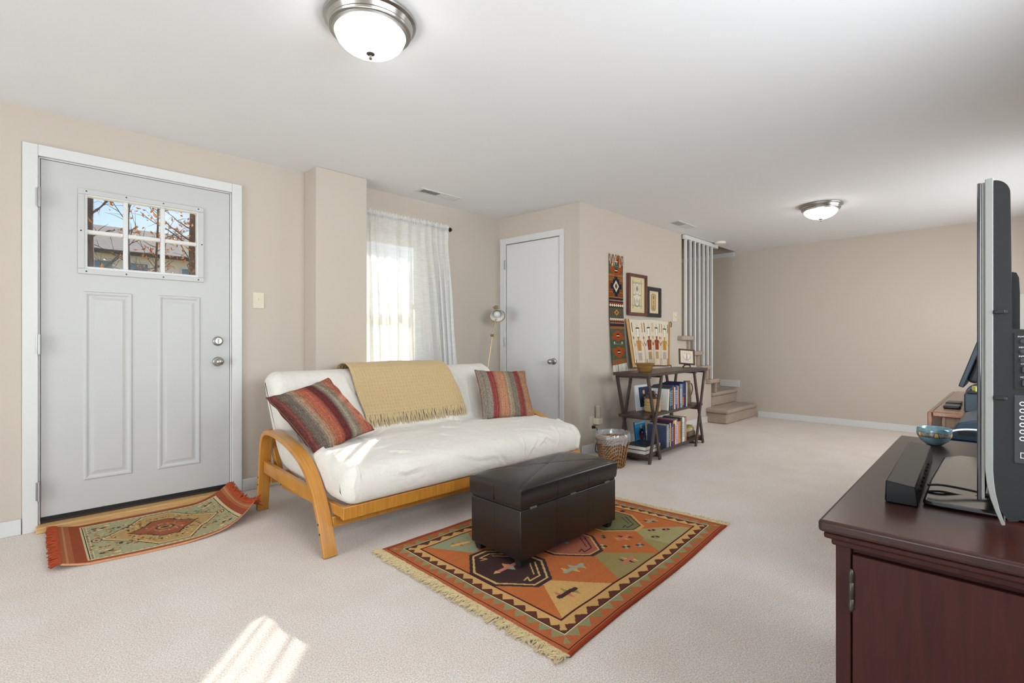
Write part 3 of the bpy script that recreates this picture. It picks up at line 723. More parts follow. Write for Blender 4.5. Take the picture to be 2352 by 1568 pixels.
# ---- striped cushions
def cushion_colors(n, seed, stops):
    rng = np.random.RandomState(seed); ps = np.array([p for p, _ in stops]); cs = np.array([lin(c) for _, c in stops])
    A = np.zeros((n, n, 3))
    for i in range(n):
        u = (i + .5) / n; row = np.stack([np.interp(u, ps, cs[:, k]) for k in range(3)])
        A[:, i] = row
    streak = rng.rand(n) * .45 + .78; fleck = rng.rand(n, n)
    A *= streak[None, :, None]
    A = (A * .80 + .20 * A.mean(2, keepdims=True)) * .88
    A[fleck > .93] *= 1.45; A[fleck < .07] *= .6
    return A
def cushion(name, M, size, stops, label, seed):
    n = 110; u = np.linspace(-1, 1, n + 1); U, V = np.meshgrid(u, u); a = size / 2
    th = .075 * np.clip((1 - U ** 2) * (1 - V ** 2), 0, 1) ** .42
    rng = np.random.RandomState(seed); k1, k2 = rng.rand(2) * 6
    th *= 1 + .10 * np.sin(U * 4 + k1) * np.sin(V * 3 + k2)
    X = a * U * (1 - .075 * (1 - V ** 2) * np.abs(U)); Z = a * V * (1 - .075 * (1 - U ** 2) * np.abs(V))
    wr = .004 * np.sin(14 * (U + V) + k1) * np.clip(np.abs(U * V) * 2, 0, 1)
    fv = np.stack([X, -th + wr, Z], -1).reshape(-1, 3); bv = np.stack([X, th * .9 + wr, Z], -1).reshape(-1, 3)
    F = grid_faces(n, n); F2 = grid_faces(n, n, len(fv))[:, ::-1]; C = cushion_colors(n, seed, stops).reshape(-1, 3)
    me = fast_mesh(name, np.vstack([fv, bv]), np.vstack([F, F2]), np.vstack([C, C]))
    t = thing(name, label, 'cushion', M=M, group='striped cushions on the futon')
    link('cover', me, m_pillow, t)
    edge = [(float(x), 0.0, float(z)) for x, z in [(X[0, i], Z[0, i]) for i in range(0, n, 2)] + [(X[i, n], Z[i, n]) for i in range(0, n, 2)] + [(X[n, i], Z[n, i]) for i in range(n, 0, -2)] + [(X[i, 0], Z[i, 0]) for i in range(n, 0, -2)]]
    build('seam', MB().tube(edge + [edge[0]], .0028, 5, caps=False), pbr(name + '_seam', '#6b4a38', .9), t, smooth=60)
def pose(c_, a, b_, g_): return Matrix.Translation(c_) @ Matrix.Rotation(g_, 4, 'Z') @ Matrix.Rotation(a, 4, 'X') @ Matrix.Rotation(b_, 4, 'Y')
st1 = [(0, '#5a2c28'), (.05, '#7a3a30'), (.09, '#6b5a4c'), (.19, '#74665a'), (.24, '#a08a6c'), (.30, '#a06a48'), (.40, '#bb5a34'), (.46, '#a85338'), (.50, '#6a2a28'), (.58, '#6a2a2a'), (.61, '#7a6a5a'), (.68, '#a89a80'), (.74, '#8a7a68'), (.80, '#b06848'), (.93, '#b05a3c'), (1, '#8a3c2c')]
st2 = [(0, '#a88a70'), (.03, '#8b7c6c'), (.17, '#958776'), (.20, '#9a4038'), (.29, '#9a3c34'), (.32, '#b07a58'), (.45, '#c07c50'), (.52, '#a8906c'), (.58, '#857866'), (.68, '#857664'), (.71, '#8e3c34'), (.80, '#8e3c34'), (.83, '#a8805c'), (.95, '#b8764c'), (1, '#9a7c60')]
cushion('striped_cushion', pose((1.272, 2.898, .622), -.781, -.253, .163), .465, st1, 'rust and brown striped cushion tilted against the near futon arm', 3)
cushion('striped_cushion', pose((2.785, 2.905, .632), -.609, .052, -.36), .45, st2, 'upright striped cushion at the closet door end of the futon', 5)

# =================================================================== ottoman
om = thing('storage_ottoman', 'dark brown leather storage ottoman on the orange rug', 'ottoman', (2.004, 1.76, .0125))
W2, D2 = .384, .177
build('body', MB().box(-W2, W2, -D2, D2, .035, .268), m_leather, om, bevel=.006, seg=3)
def lid():
    n, m = 60, 36; u = np.linspace(-1, 1, n + 1); v = np.linspace(-1, 1, m + 1); U, V = np.meshgrid(u, v)
    puff = .026 * np.clip((1 - U ** 6) * (1 - V ** 4), 0, 1) ** .6
    for sgn in (1, -1):
        d = np.abs(V - sgn * U) / 1.414; puff = puff - .004 * np.exp(-(d / .03) ** 2)
    a, b_ = W2 + .002, D2 + .002
    top = np.stack([a * U, b_ * V, .368 + puff], -1).reshape(-1, 3); F = grid_faces(n, m)
    ring = [i for i in range(n + 1)] + [j * (n + 1) + n for j in range(1, m + 1)] + [m * (n + 1) + i for i in range(n - 1, -1, -1)] + [j * (n + 1) for j in range(m - 1, 0, -1)]
    ring = np.array(ring); P = top; k = len(ring); rows = [ring]
    for z, e_ in ((.360, .003), (.33, .004), (.295, .002), (.281, -.001)):
        q = top[ring].copy(); q[:, 2] = z; q[:, 0] *= 1 + e_ / W2; q[:, 1] *= 1 + e_ / D2
        rows.append(np.arange(len(P), len(P) + k)); P = np.vstack([P, q])
    FF = [F]
    for r0, r1 in zip(rows[:-1], rows[1:]): FF.append(np.stack([r0, r1, np.roll(r1, -1), np.roll(r0, -1)], -1))
    me = fast_mesh('lid', P, np.vstack(FF)); me.set_sharp_from_angle(angle=R(60)); return me
lo_ = link('lid', lid(), m_leather, om)
build('lid_board', MB().box(-W2 + .004, W2 - .004, -D2 + .004, D2 - .004, .270, .284), m_blackm, om)
m_stitch = pbr('dark_stitching', '#1d1614', .6)
def topz(u, v):
    p = .026 * max(0, (1 - u ** 6) * (1 - v ** 4)) ** .6
    for sg in (1, -1): p -= .004 * math.exp(-((abs(v - sg * u) / 1.414) / .03) ** 2)
    return .368 + p
for sg in (1, -1):
    build('stitch_seam', MB().tube([((W2) * u, sg * D2 * u, topz(u, sg * u) + .0002) for u in np.linspace(-.99, .99, 40)], .0011, 4), m_stitch, lo_)
for x in (-.128, .128):
    build('stitch_seam', MB().box(x - .0012, x + .0012, -D2 - .0008, -D2 + .001, .036, .267).box(x - .0012, x + .0012, -D2 - .0068, -D2 - .001, .283, .36), m_stitch, om)
build('stitch_seam', MB().box(-W2 - .0008, -W2 + .001, .002, .0045, .036, .267).box(-W2 - .0068, -W2 - .001, .002, .0045, .283, .36), m_stitch, om)
for sx in (-1, 1):
    for sy in (-1, 1):
        x, y = sx * (W2 - .035), sy * (D2 - .035)
        build('foot', MB().add([(x - .016, y - .016, 0), (x + .016, y - .016, 0), (x + .016, y + .016, 0), (x - .016, y + .016, 0), (x - .023, y - .023, .036), (x + .023, y - .023, .036), (x + .023, y + .023, .036), (x - .023, y + .023, .036)], [(0, 3, 2, 1), (4, 5, 6, 7), (0, 1, 5, 4), (1, 2, 6, 5), (2, 3, 7, 6), (3, 0, 4, 7)]), m_blackm, om)
for x in (-.30, .0, .30): build('hinge', MB().box(x - .022, x + .022, -D2 - .002, -D2 + .004, .2645, .2735), pbr('dull_hinge', '#7d7468', .5, .6), om)

# =================================================================== orange kilim style rug
RA, RB, RC, RD = [np.array(p) for p in ((1.29, 2.242), (1.30, 1.039), (2.862, 1.143), (2.765, 2.27))]
RW, RH = 1.52, 1.16
def rugxy(u, v):
    a = (u / RW)[..., None]; b_ = (v / RH)[..., None]
    return RB * (1 - a) * (1 - b_) + RC * a * (1 - b_) + RD * a * b_ + RA * (1 - a) * b_
def big_rug():
    cv = Canvas(RW, RH, .0042, '#b5633a')
    ORG, GRN, BRN, CRM, PUR, OLV, DKB = '#bd6a36', '#968b60', '#64362d', '#cfa262', '#4c2428', '#998753', '#43302e'
    cv.rect(0, 0, RW, .012, '#9c3f22'); cv.rect(0, RH - .012, RW, RH, '#a84826')
    def fr_(d, w, c_): 
        cv.rect(d, d, RW - d, d + w, c_); cv.rect(d, RH - d - w, RW - d, RH - d, c_); cv.rect(d, d, d + w, RH - d, c_); cv.rect(RW - d - w, d, RW - d, RH - d, c_)
    fr_(.018, .0042, '#4a2a22')
    # green teeth pointing outwards
    d0, d1 = .074, .033
    n = 18
    for i in range(n):
        a = d0 + (RW - 2 * d0) * i / n; b_ = d0 + (RW - 2 * d0) * (i + 1) / n; m = (a + b_) / 2; col = ['#948a60', '#8d8c66', '#857c4c'][i % 3]
        cv.poly([(a, d0), (b_, d0), (m, d1)], col); cv.poly([(a, RH - d0), (b_, RH - d0), (m, RH - d1)], col)
    n = 17
    for i in range(n):
        a = d0 + (RH - 2 * d0) * i / n; b_ = d0 + (RH - 2 * d0) * (i + 1) / n; m = (a + b_) / 2; col = ['#948a60', '#8d8c66', '#8c8358'][i % 3]
        cv.poly([(d0, a), (d0, b_), (d1, m)], col); cv.poly([(RW - d0, a), (RW - d0, b_), (RW - d1, m)], col)
    for sx, sy in ((0, 0), (1, 0), (0, 1), (1, 1)):
        X = lambda t: RW - t if sx else t
        Y = lambda t: RH - t if sy else t
        cv.poly([(X(.074), Y(.074)), (X(.03), Y(.05)), (X(.05), Y(.03))], GRN)
    fr_(.074, .0042, '#d8c89a'); fr_(.078, .0042, '#3c2a26')
    cv.rect(.082, .082, RW - .082, RH - .082, BRN)
    cv.rect(.118, .118, RW - .118, RH - .118, CRM)
    d0, d1 = .120, .088; n = 16
    for i in range(n):
        a = d0 + (RW - 2 * d0) * i / n; b_ = d0 + (RW - 2 * d0) * (i + 1) / n; m = (a + b_) / 2
        cv.poly([(a, d0), (b_, d0), (m, d1)], CRM); cv.poly([(a, RH - d0), (b_, RH - d0), (m, RH - d1)], CRM)
    n = 15
    for i in range(n):
        a = d0 + (RH - 2 * d0) * i / n; b_ = d0 + (RH - 2 * d0) * (i + 1) / n; m = (a + b_) / 2
        cv.poly([(d0, a), (d0, b_), (d1, m)], CRM); cv.poly([(RW - d0, a), (RW - d0, b_), (RW - d1, m)], CRM)
    for sx, sy in ((0, 0), (1, 0), (0, 1), (1, 1)):
        X = lambda t: RW - t if sx else t
        Y = lambda t: RH - t if sy else t
        cv.poly([(X(.13), Y(.118)), (X(.118), Y(.13)), (X(.085), Y(.105)), (X(.105), Y(.085))], CRM)
    cv.rect(.134, .134, RW - .134, RH - .134, PUR)
    fx0, fy0, fx1, fy1 = .144, .144, RW - .144, RH - .144
    cv.rect(fx0, fy0, fx1, fy1, ORG)
    # triangles along the long sides
    cv.poly([(.152, fy0), (.506, fy0), (.345, .352), (.296, .352)], CRM)
    cv.poly([(.562, fy0), (.918, fy0), (.742, .354), (.678, .345)], OLV)
    cv.poly([(.945, fy0), (1.34, fy0), (1.335, .19), (1.145, .362), (1.105, .358)], '#a39868'); cv.poly([(.945, fy0), (1.06, fy0), (1.06, .25), (1.03, .29)], '#998a56')
    cv.poly([(.177, fy1), (.455, fy1), (.335, .80), (.295, .80)], '#949a7a'); cv.poly([(.56, fy1), (.92, fy1), (.745, .81), (.68, .81)], CRM); cv.poly([(.99, fy1), (1.34, fy1), (1.15, .81), (1.10, .81)], '#9aa583')
    # hexagonal medallions down the middle
    def hexa(cx_, hw, body, o1, o2):
        def hx(k): 
            w_, h_ = hw * k[0], .22 * k[1]
            return [(cx_ - w_, .575 - h_ * .36), (cx_ - w_ * .28, .575 - h_), (cx_ + w_ * .28, .575 - h_), (cx_ + w_, .575 - h_ * .36), (cx_ + w_, .575 + h_ * .36), (cx_ + w_ * .28, .575 + h_), (cx_ - w_ * .28, .575 + h_), (cx_ - w_, .575 + h_ * .36)]
        cv.poly(hx((1, 1)), o1); cv.poly(hx((.91, .92)), o2); cv.poly(hx((.85, .87)), body)
        lc = o2 if body != '#a8604a' else '#46323a'
        for sy in (-1, 1):
            I = hx((.70, .73)); q = [I[1], I[2], I[3]] if sy < 0 else [I[6], I[5], I[4]]
            cv.line(q, .008, lc); cv.line([q[0], (q[0][0] + .02, q[0][1] - sy * .03), (q[0][0] - .012, q[0][1] - sy * .022)], .007, lc)
            J = hx((.56, .60)); q = [J[2], J[3]] if sy < 0 else [J[5], J[4]]
            cv.line(q, .006, lc)
        cv.rect(cx_ - .07, .565, cx_ + .06, .583, '#c8786a'); cv.poly([(cx_ - .10, .574), (cx_ - .07, .56), (cx_ - .07, .59)], CRM); cv.poly([(cx_ - .02, .585), (cx_ + .02, .585), (cx_, .62)], '#d98a48'); cv.poly([(cx_ - .02, .563), (cx_ + .02, .563), (cx_, .53)], '#8a9a80')
    hexa(.313, .172, DKB, '#3f3133', '#d0a667'); hexa(.72, .168, '#a8604a', '#46323a', '#d6a562'); hexa(1.15, .172, '#77744e', '#d09a58', '#4a4438')
    cv.rect(.478, .565, .555, .59, '#4b3338'); cv.rect(.885, .565, .98, .59, '#4b3338'); cv.rect(1.322, .565, 1.36, .59, '#4b3338')
    # scattered little motifs
    def bar_m(x, y, dx, dy, c_, c2, c3):
        L = math.hypot(dx, dy); nx_, ny_ = -dy / L, dx / L
        for t, s_, cc in ((.15, 1, c2), (.55, 1, c3), (.45, -1, c2), (.85, -1, c3)):
            px_, py_ = x + dx * t, y + dy * t
            cv.poly([(px_ - dx * .16, py_ - dy * .16), (px_ + dx * .16, py_ + dy * .16), (px_ + nx_ * .045 * s_, py_ + ny_ * .045 * s_)], cc)
        cv.line([(x, y), (x + dx, y + dy)], .022, c_)
    bar_m(.262, .24, .10, -.006, '#4a3033', '#c4745c', '#8f8a4a'); bar_m(.45, .352, .12, -.005, '#9aa391', '#d6a45a', '#b0a070')
    bar_m(.72, .214, .07, -.006, '#c8705a', '#4b2c38', '#d6a45a'); bar_m(.93, .365, .09, -.006, '#c9765c', '#d9964e', '#4b3038'); bar_m(1.27, .37, .07, -.004, '#9a9a78', '#4b3040', '#a8a070')
    bar_m(.28, .94, .09, -.02, '#d9ab62', '#c0693a', '#c87a4a'); bar_m(.70, .93, .09, -.01, '#4a3033', '#c4745c', '#8f8a4a'); bar_m(1.12, .93, .09, -.01, '#d9ab62', '#c0693a', '#c87a4a')
    for x, y, a, b_ in ((.79, .385, '#4a3a36', '#b5a47c'), (.865, .295, '#4a3a36', '#a9a57c'), (.93, .252, '#5a4450', '#9a9a84'), (.90, .45, '#7a7a60', '#4b3038'), (1.155, .298, '#2f3138', '#b57a5a'), (1.215, .240, '#33303c', '#c0745a'), (1.085, .242, '#3b3a36', '#8a8258')):
        for i in range(2):
            for j in range(2): cv.rect(x + i * .018, y - .018 + j * .018, x + .018 + i * .018, y + j * .018, a if (i + j) % 2 else b_)
    # slow shade changes of the dyed wool along the rows
    rr = np.random.RandomState(2).rand(cv.ny); ab = np.convolve(rr, np.ones(9) / 9, 'same') * .22 + .89
    cv.A *= ab[:, None, None]
    cv.A = cv.A * .96 + .04 * cv.A.mean(2, keepdims=True)
    def fn(u, v):
        q = rugxy(u, v); rip = .0015 * np.sin(q[:, 0] * 21 + 1) * np.sin(q[:, 1] * 17)
        q = q.copy(); wv = .006 * np.sin(q[:, 0] * 5.0) * (1 - v / RH); q[:, 1] += wv
        return q[:, 0], q[:, 1], .0105 + rip
    return cv.mesh('area_rug', fn, (0, 0, -.0088), smooth=False)
rg = thing('area_rug', 'orange geometric wool rug with fringed ends under the ottoman', 'rug', (0, 0, 0))
link('pile', big_rug(), m_weave, rg)
def fringe(mb, p_of_t, dirv, L, n, r, curl, spread=.3):
    for i in range(n):
        t = (i + random.random()) / n; p = Vector(p_of_t(t)); d = Vector(dirv); a = random.gauss(0, spread)
        d = Matrix.Rotation(a, 3, 'Z') @ d; ln = L * random.uniform(.7, 1.15); pts = []
        side = Vector((-d.y, d.x, 0)); ph = random.uniform(0, 6)
        for q in range(5):
            s_ = q / 4
            pts.append(p + d * ln * s_ + side * curl * math.sin(ph + s_ * 4) * s_ + Vector((0, 0, random.uniform(-.001, .003) * (1 if q else 0) + .004 * math.sin(s_ * 3.0) * random.random())))
        for q in pts: q.z = max(q.z, .0035)
        mb.tube(pts, [r, r * 1.2, r, r * .9, r * .6], 4)
fm = MB()
def le(t):
    q = rugxy(np.array([0.0]), np.array([t * RH]))[0]; return (q[0] + .002, q[1] + .006 * math.sin(q[0] * 5) * (1 - t), .007)
def re_(t):
    q = rugxy(np.array([RW]), np.array([t * RH]))[0]; return (q[0] - .002, q[1] + .006 * math.sin(q[0] * 5) * (1 - t), .007)
fringe(fm, le, (-1, 0, 0), .062, 520, .0028, .012, .45)
fringe(fm, re_, (1, .05, 0), .055, 420, .0028, .01, .45)
build('fringe', fm, m_fringe_c, rg, smooth=60)['kind'] = 'stuff'

# =================================================================== small oriental mat at the door
def door_mat():
    w_, h_ = .90, .60
    cv = Canvas(w_, h_, .0042, '#b4b08a')
    cv.rect(0, 0, w_, h_, '#984e34'); cv.rect(.0, 0, .05, h_, '#a86644'); cv.rect(.02, 0, .03, h_, '#bd8460'); cv.rect(w_ - .05, 0, w_, h_, '#a86644'); cv.rect(w_ - .03, 0, w_ - .02, h_, '#bd8460')
    cv.rect(.0, 0, w_, .012, '#d59a72')
    cv.rect(.095, .035, w_ - .095, h_ - .035, '#c9bb92'); 
    cv.rect(.125, .047, w_ - .125, h_ - .047, '#a8a27c')
    for x in (.105, w_ - .12):
        cv.rect(x, .04, x + .004, h_ - .04, '#3a332c')
    for i in range(34):
        y = .05 + i * .0148
        for x in (.112, w_ - .124): cv.rect(x, y, x + .012, y + .007, '#4a3a2e')
    for i in range(46):
        x = .13 + i * .014
        for y in (.047, h_ - .052): cv.rect(x, y, x + .008, y + .005, '#3e3a36' if i % 2 else '#d8caa4')
    A0 = cv.A.copy()
    m_ = (np.random.RandomState(1).rand(cv.ny, cv.nx) > .6) & (cv.U > .125) & (cv.U < w_ - .125) & (cv.V > .055) & (cv.V < h_ - .055)
    sm2 = np.random.RandomState(4).rand(cv.ny // 6 + 2, cv.nx // 6 + 2); big = np.kron(sm2, np.ones((6, 6)))[:cv.ny, :cv.nx]
    cv.A[m_ & (big > .5)] = lin('#9a9f80'); cv.A[m_ & (big < .25)] = lin('#a8966a')
    cx_, cy_ = w_ / 2, h_ / 2
    def zig(a, b_, st, c_, w):
        pts = []
        q = [(cx_ - a, cy_), (cx_ - a * .72, cy_ + b_ * .35), (cx_ - a * .55, cy_ + b_ * .5), (cx_ - a * .25, cy_ + b_), (cx_ + a * .25, cy_ + b_), (cx_ + a * .55, cy_ + b_ * .5), (cx_ + a * .72, cy_ + b_ * .35), (cx_ + a, cy_), (cx_ + a * .72, cy_ - b_ * .35), (cx_ + a * .55, cy_ - b_ * .5), (cx_ + a * .25, cy_ - b_), (cx_ - a * .25, cy_ - b_), (cx_ - a * .55, cy_ - b_ * .5), (cx_ - a * .72, cy_ - b_ * .35)]
        if w: cv.line(q + [q[0]], w, c_)
        else: cv.poly(q, c_)
    zig(.285, .235, 0, '#b59462', 0); zig(.285, .235, 0, '#3d332e', .006); zig(.272, .222, 0, '#ddcba6', .005)
    cv.speck(cx_ - .17, cy_ - .18, cx_ + .17, cy_ + .18, ['#5b3d2a', '#8a4a2c', '#d8b884', '#45403c'], 330, .006)
    zig(.155, .125, 0, '#965a40', 0); zig(.155, .125, 0, '#3a2f2c', .007); zig(.10, .07, 0, '#a4664c', 0)
    cv.speck(cx_ - .09, cy_ - .06, cx_ + .09, cy_ + .06, ['#d8a078', '#7c3a26', '#c98058'], 60, .005)
    cv.ell(cx_, cy_, .045, .036, '#3b3a3c'); cv.ell(cx_, cy_, .036, .028, '#b08a58'); cv.ell(cx_, cy_, .02, .014, '#5a4030')
    for sx in (-1, 1):
        for sy in (-1, 1):
            for t in range(6):
                cv.ell(cx_ + sx * (.235 + .012 * t), cy_ + sy * (.215 - .016 * t * (1 if t < 4 else .2)), .013, .009, ['#d9c49a', '#b9703f', '#3f3a34'][t % 3])
            cv.speck(cx_ + sx * .2 - .03, cy_ + sy * .12 - .03, cx_ + sx * .2 + .03, cy_ + sy * .12 + .03, ['#4a4440', '#a0603c', '#7a7a60'], 14, .007)
        cv.ell(cx_ + sx * .30, cy_, .022, .03, '#3b332e'); cv.ell(cx_ + sx * .30, cy_, .017, .024, '#d0b88c'); cv.ell(cx_ + sx * .30, cy_, .009, .013, '#a0553a')
        cv.speck(cx_ + sx * .27 - .06, cy_ - .2, cx_ + sx * .27 + .06, cy_ + .2, ['#a0603c', '#5c4a3a', '#c9b48c', '#8a5a3c'], 75, .006)
    def fn(u, v):
        a = u / w_; b_ = v / h_
        x = .125 + .885 * a + .02 * (1 - b_) * (a - .3)
        yf = 3.095 - .055 * np.sin(np.clip(a, 0, 1) * math.pi * .9) + .13 * np.clip((a - .55) / .45, 0, 1) ** 1.6
        yb = 3.742 - .012 * np.sin(a * math.pi)
        y = yf + (yb - yf) * b_
        c1 = np.clip((a - .70) / .30, 0, 1)
        z = .008 + .085 * c1 ** 1.8 * (.45 + .55 * np.abs(2 * b_ - 1) ** 2) + .022 * np.clip((.12 - a) / .12, 0, 1) ** 1.5
        z = z + .012 * np.clip((.08 - b_) / .08, 0, 1) * np.clip((a - .5) / .3, 0, 1)
        x = x - .035 * c1 ** 2
        return x, y, z
    me = cv.mesh('door_mat', fn, (0, 0, -.006), smooth=True)
    return me, fn, w_, h_
dme, dfn, dw, dh = door_mat()
dm = thing('door_mat', 'small oriental patterned mat with rust fringe at the entry door', 'door mat', (0, 0, 0))
link('pile', dme, m_mat, dm)
fm = MB()
def mat_fringe(a_u, sgn, n):
    for i in range(n):
        v = np.array([(i + random.random()) / n * dh]); u = np.array([a_u]); x, y, z = [float(q[0]) for q in dfn(u, v)]
        L = .042 * random.uniform(.7, 1.2); up = random.uniform(.1, .9) * (.9 if sgn > 0 else .55); dy = random.gauss(0, .3); pts = []
        for q in range(4):
            s_ = q / 3; pts.append((x + sgn * L * s_ * (1 - .3 * up), y + L * dy * s_, max(.004, z + .001 + L * (up * s_ - .5 * s_ * s_ * (1 - up)))))
        fm.tube(pts, [.0035, .004, .003, .002], 4)
mat_fringe(0.004, -1, 380); mat_fringe(dw - .004, 1, 380)
build('fringe', fm, m_fringe_r, dm, smooth=60)['kind'] = 'stuff'

# =================================================================== bookcase with crossed legs
SR = R(3.0); OS = Vector((3.785, 2.180, 0))
MS = Matrix.Translation(OS) @ Matrix.Rotation(SR, 4, 'Z')      # local x along the length, y towards the wall
SW, SD = 1.325, .345
bk = thing('bookcase', 'dark brown open bookcase with crossed legs along the beige wall', 'bookcase', M=MS)
build('top_board', MB().box(0, SW, 0, SD, .757, .785), m_espresso, bk, bevel=.002)
build('shelf', MB().box(.02, SW - .02, .045, SD - .045, .389, .414), m_espresso, bk, bevel=.002)
build('shelf', MB().box(.02, SW - .02, .045, SD - .045, .048, .075), m_espresso, bk, bevel=.002)
for x0 in (.035, SW - .035 - .26):
    for y in (.022, SD - .022):
        build('leg', MB().bar((x0 + .012, y - .008, .0005), (x0 + .245, y - .008, .756), .036, .014, (0, 1, 0)), m_espresso, bk)
        build('leg', MB().bar((x0 + .245, y + .008, .0005), (x0 + .012, y + .008, .756), .036, .014, (0, 1, 0)), m_espresso, bk)
    build('cross_bar', MB().box(x0 + .10, x0 + .16, .02, SD - .02, .365, .388), m_espresso, bk)
    for xx in (x0 + .012, x0 + .235):
        build('top_cleat', MB().box(xx - .018, xx + .028, .012, SD - .012, .738, .7565), m_espresso, bk)
        build('foot_bar', MB().box(xx + (.004 if xx < x0 + .1 else -.014), xx + (.024 if xx < x0 + .1 else .006), .03, SD - .03, .026, .047), m_espresso, bk)

m_cover = {}
def cov(c_):
    if c_ not in m_cover: m_cover[c_] = pbr('cover_' + c_.lstrip('#'), c_, .42, spec=.4)
    return m_cover[c_]
m_pages = pbr('book_pages', '#d8ccb4', .85, var=((4, 4, 300), '#c9bb9f'))
ORD = ['first', 'second', 'third', 'fourth', 'fifth', 'sixth', 'seventh', 'eighth', 'ninth', 'tenth', 'eleventh', 'twelfth', 'thirteenth', 'fourteenth', 'fifteenth', 'sixteenth', 'seventeenth', 'eighteenth', 'nineteenth']
def book(x, z0, t, h, d, c_, label, group, mark=None, lean=0.0, y0=.05, band=None):
    M = MS @ Matrix.Translation((x, y0, z0 + t * math.sin(lean) + .0002)) @ Matrix.Rotation(lean, 4, 'Y')
    b = thing('book', label, 'book', M=M, group=group)
    k = MB().box(0, .0022, 0, d, 0, h).box(t - .0022, t, 0, d, 0, h).box(.0022, t - .0022, 0, .0022, 0, h)
    build('cover', k, cov(c_), b)
    build('pages', MB().box(.0024, t - .0024, .0026, d - .004, .003, h - .004), m_pages, b)
    if mark:
        mm = MB(); zz = h * .2
        while zz < h * .78:
            L = random.uniform(.008, .02); mm.box(t * .32, t * .68, -.0005, .0001, zz, zz + L); zz += L + .005
        build('title_lettering', mm, cov(mark), b)
    if band: build('spine_band', MB().box(.0005, t - .0005, -.0004, .0001, h * band[1], h * band[2]), cov(band[0]), b)
    return b
up = [('#e6e3dc', .016, .20, None, 'white'), ('#2f5a50', .018, .212, '#cfd8d0', 'dark green'), ('#1d2b3c', .022, .215, '#d8d2c0', 'black and white lettered'), ('#7a2a34', .016, .222, '#e0c8a0', 'dark red'), ('#2a5c66', .022, .228, None, 'teal'),
      ('#e3c9bd', .022, .21, '#b04a4a', 'pale pink'), ('#28427c', .026, .228, '#cfd6e6', 'royal blue'), ('#6f86b8', .018, .222, '#e8e6da', 'light blue'), ('#d98a3c', .016, .215, None, 'orange'), ('#22242a', .022, .235, None, 'black'),
      ('#5f97b4', .026, .232, '#e8eef0', 'sky blue'), ('#a8a49a', .016, .228, None, 'grey'), ('#27407c', .028, .235, None, 'blue with an orange flame band'), ('#1a2236', .024, .24, None, 'navy with a red dot'), ('#2a3262', .022, .243, None, 'indigo'), ('#e4dcc0', .016, .24, None, 'cream spined')]
x = .478
g1 = 'upright books on the middle shelf'
for i, (c_, t, h, mk, nm) in enumerate(up):
    bd = None
    if i == 12: bd = ('#c8642e', .1, .42)
    if i == 13: bd = ('#b32a30', .5, .56)
    book(x, .4145, t * 1.22, h, .20, c_, f'{nm} book, {ORD[i]} upright from the jug on the middle shelf', g1, mk, lean=(.10 if i == 0 else 0), band=bd)
    x += t * 1.22 + (.022 if i == 0 else .0012)
lowb = [('#44506a', .014, .20, None, 'deep slate'), ('#7d93b0', .014, .205, '#e0e0e0', 'powder blue'), ('#c9b89a', .012, .21, None, 'tan'), ('#3c3430', .020, .222, '#d8c8a0', 'dark brown'), ('#e0d6c0', .012, .218, '#6a5a4a', 'cream'),
        ('#2b2a34', .020, .215, '#c9a860', 'black gilt lettered'), ('#3a3c78', .022, .222, '#e8e8ee', 'violet blue'), ('#8c2430', .030, .235, None, 'crimson with a yellow top'), ('#e6d8bc', .022, .232, '#7a6a5a', 'ivory'), ('#8a80ac', .016, .24, '#e8e0e8', 'lavender'),
        ('#cdbfd2', .012, .21, None, 'lilac'), ('#e07a2c', .024, .212, None, 'bright orange'), ('#c99a34', .016, .21, '#7a3a1c', 'mustard'), ('#5a5148', .016, .235, None, 'taupe'), ('#3c6a50', .012, .24, None, 'forest green'), ('#e8e4dc', .024, .242, '#c8324a', 'white with red lettering'), ('#dfe4e0', .014, .236, '#3c6aa0', 'off white'), ('#6f9cc4', .014, .234, None, 'azure'), ('#d8712c', .022, .238, '#f0d8b0', 'pumpkin orange')]
x = .445
g2 = 'upright books on the bottom shelf'
for i, (c_, t, h, mk, nm) in enumerate(lowb):
    bd = ('#e3c62e', .86, .985) if i == 7 else None
    book(x, .0755, t * 1.30, h, .19, c_, f'{nm} book, {ORD[i]} upright from the basket on the bottom shelf', g2, mk, band=bd)
    x += t * 1.30 + .0012
XL = x
# flat stack at the basket end of the bottom shelf
def flat_book(x, y, z, w_, d, t, c_, label, rz=0.0):
    b = thing('book', label, 'book', M=MS @ Matrix.Translation((x, y, z)) @ Matrix.Rotation(rz, 4, 'Z'), group='books lying flat on the bottom shelf')
    build('cover', MB().box(0, w_, 0, d, 0, .0022).box(0, w_, 0, d, t - .0022, t).box(w_ - .003, w_, 0, d, .0022, t - .0022), cov(c_), b)
    build('pages', MB().box(.004, w_ - .0035, .003, d - .003, .0024, t - .0024), pbr('white_pages', '#e6e2d8', .8, var=((4, 4, 400), '#d6d0c4')), b); return b
flat_book(.045, .052, .0755, .29, .205, .034, '#1c2430', 'dark thick book at the bottom of the flat pile beside the basket')
flat_book(.048, .05, .110, .285, .205, .034, '#20262c', 'dark covered book on top of the flat pile beside the basket')
def facing(name, M, w_, h, t, cvs, label, cat, side):
    b = thing(name, label, cat, M=M)
    build('cover', MB().box(0, w_, 0, t, 0, h), cov(side), b)
    link('front_picture', cvs.mesh('front_picture', lambda u, v: (u, np.full_like(u, -.0006), v), smooth=False), m_print, b); return b
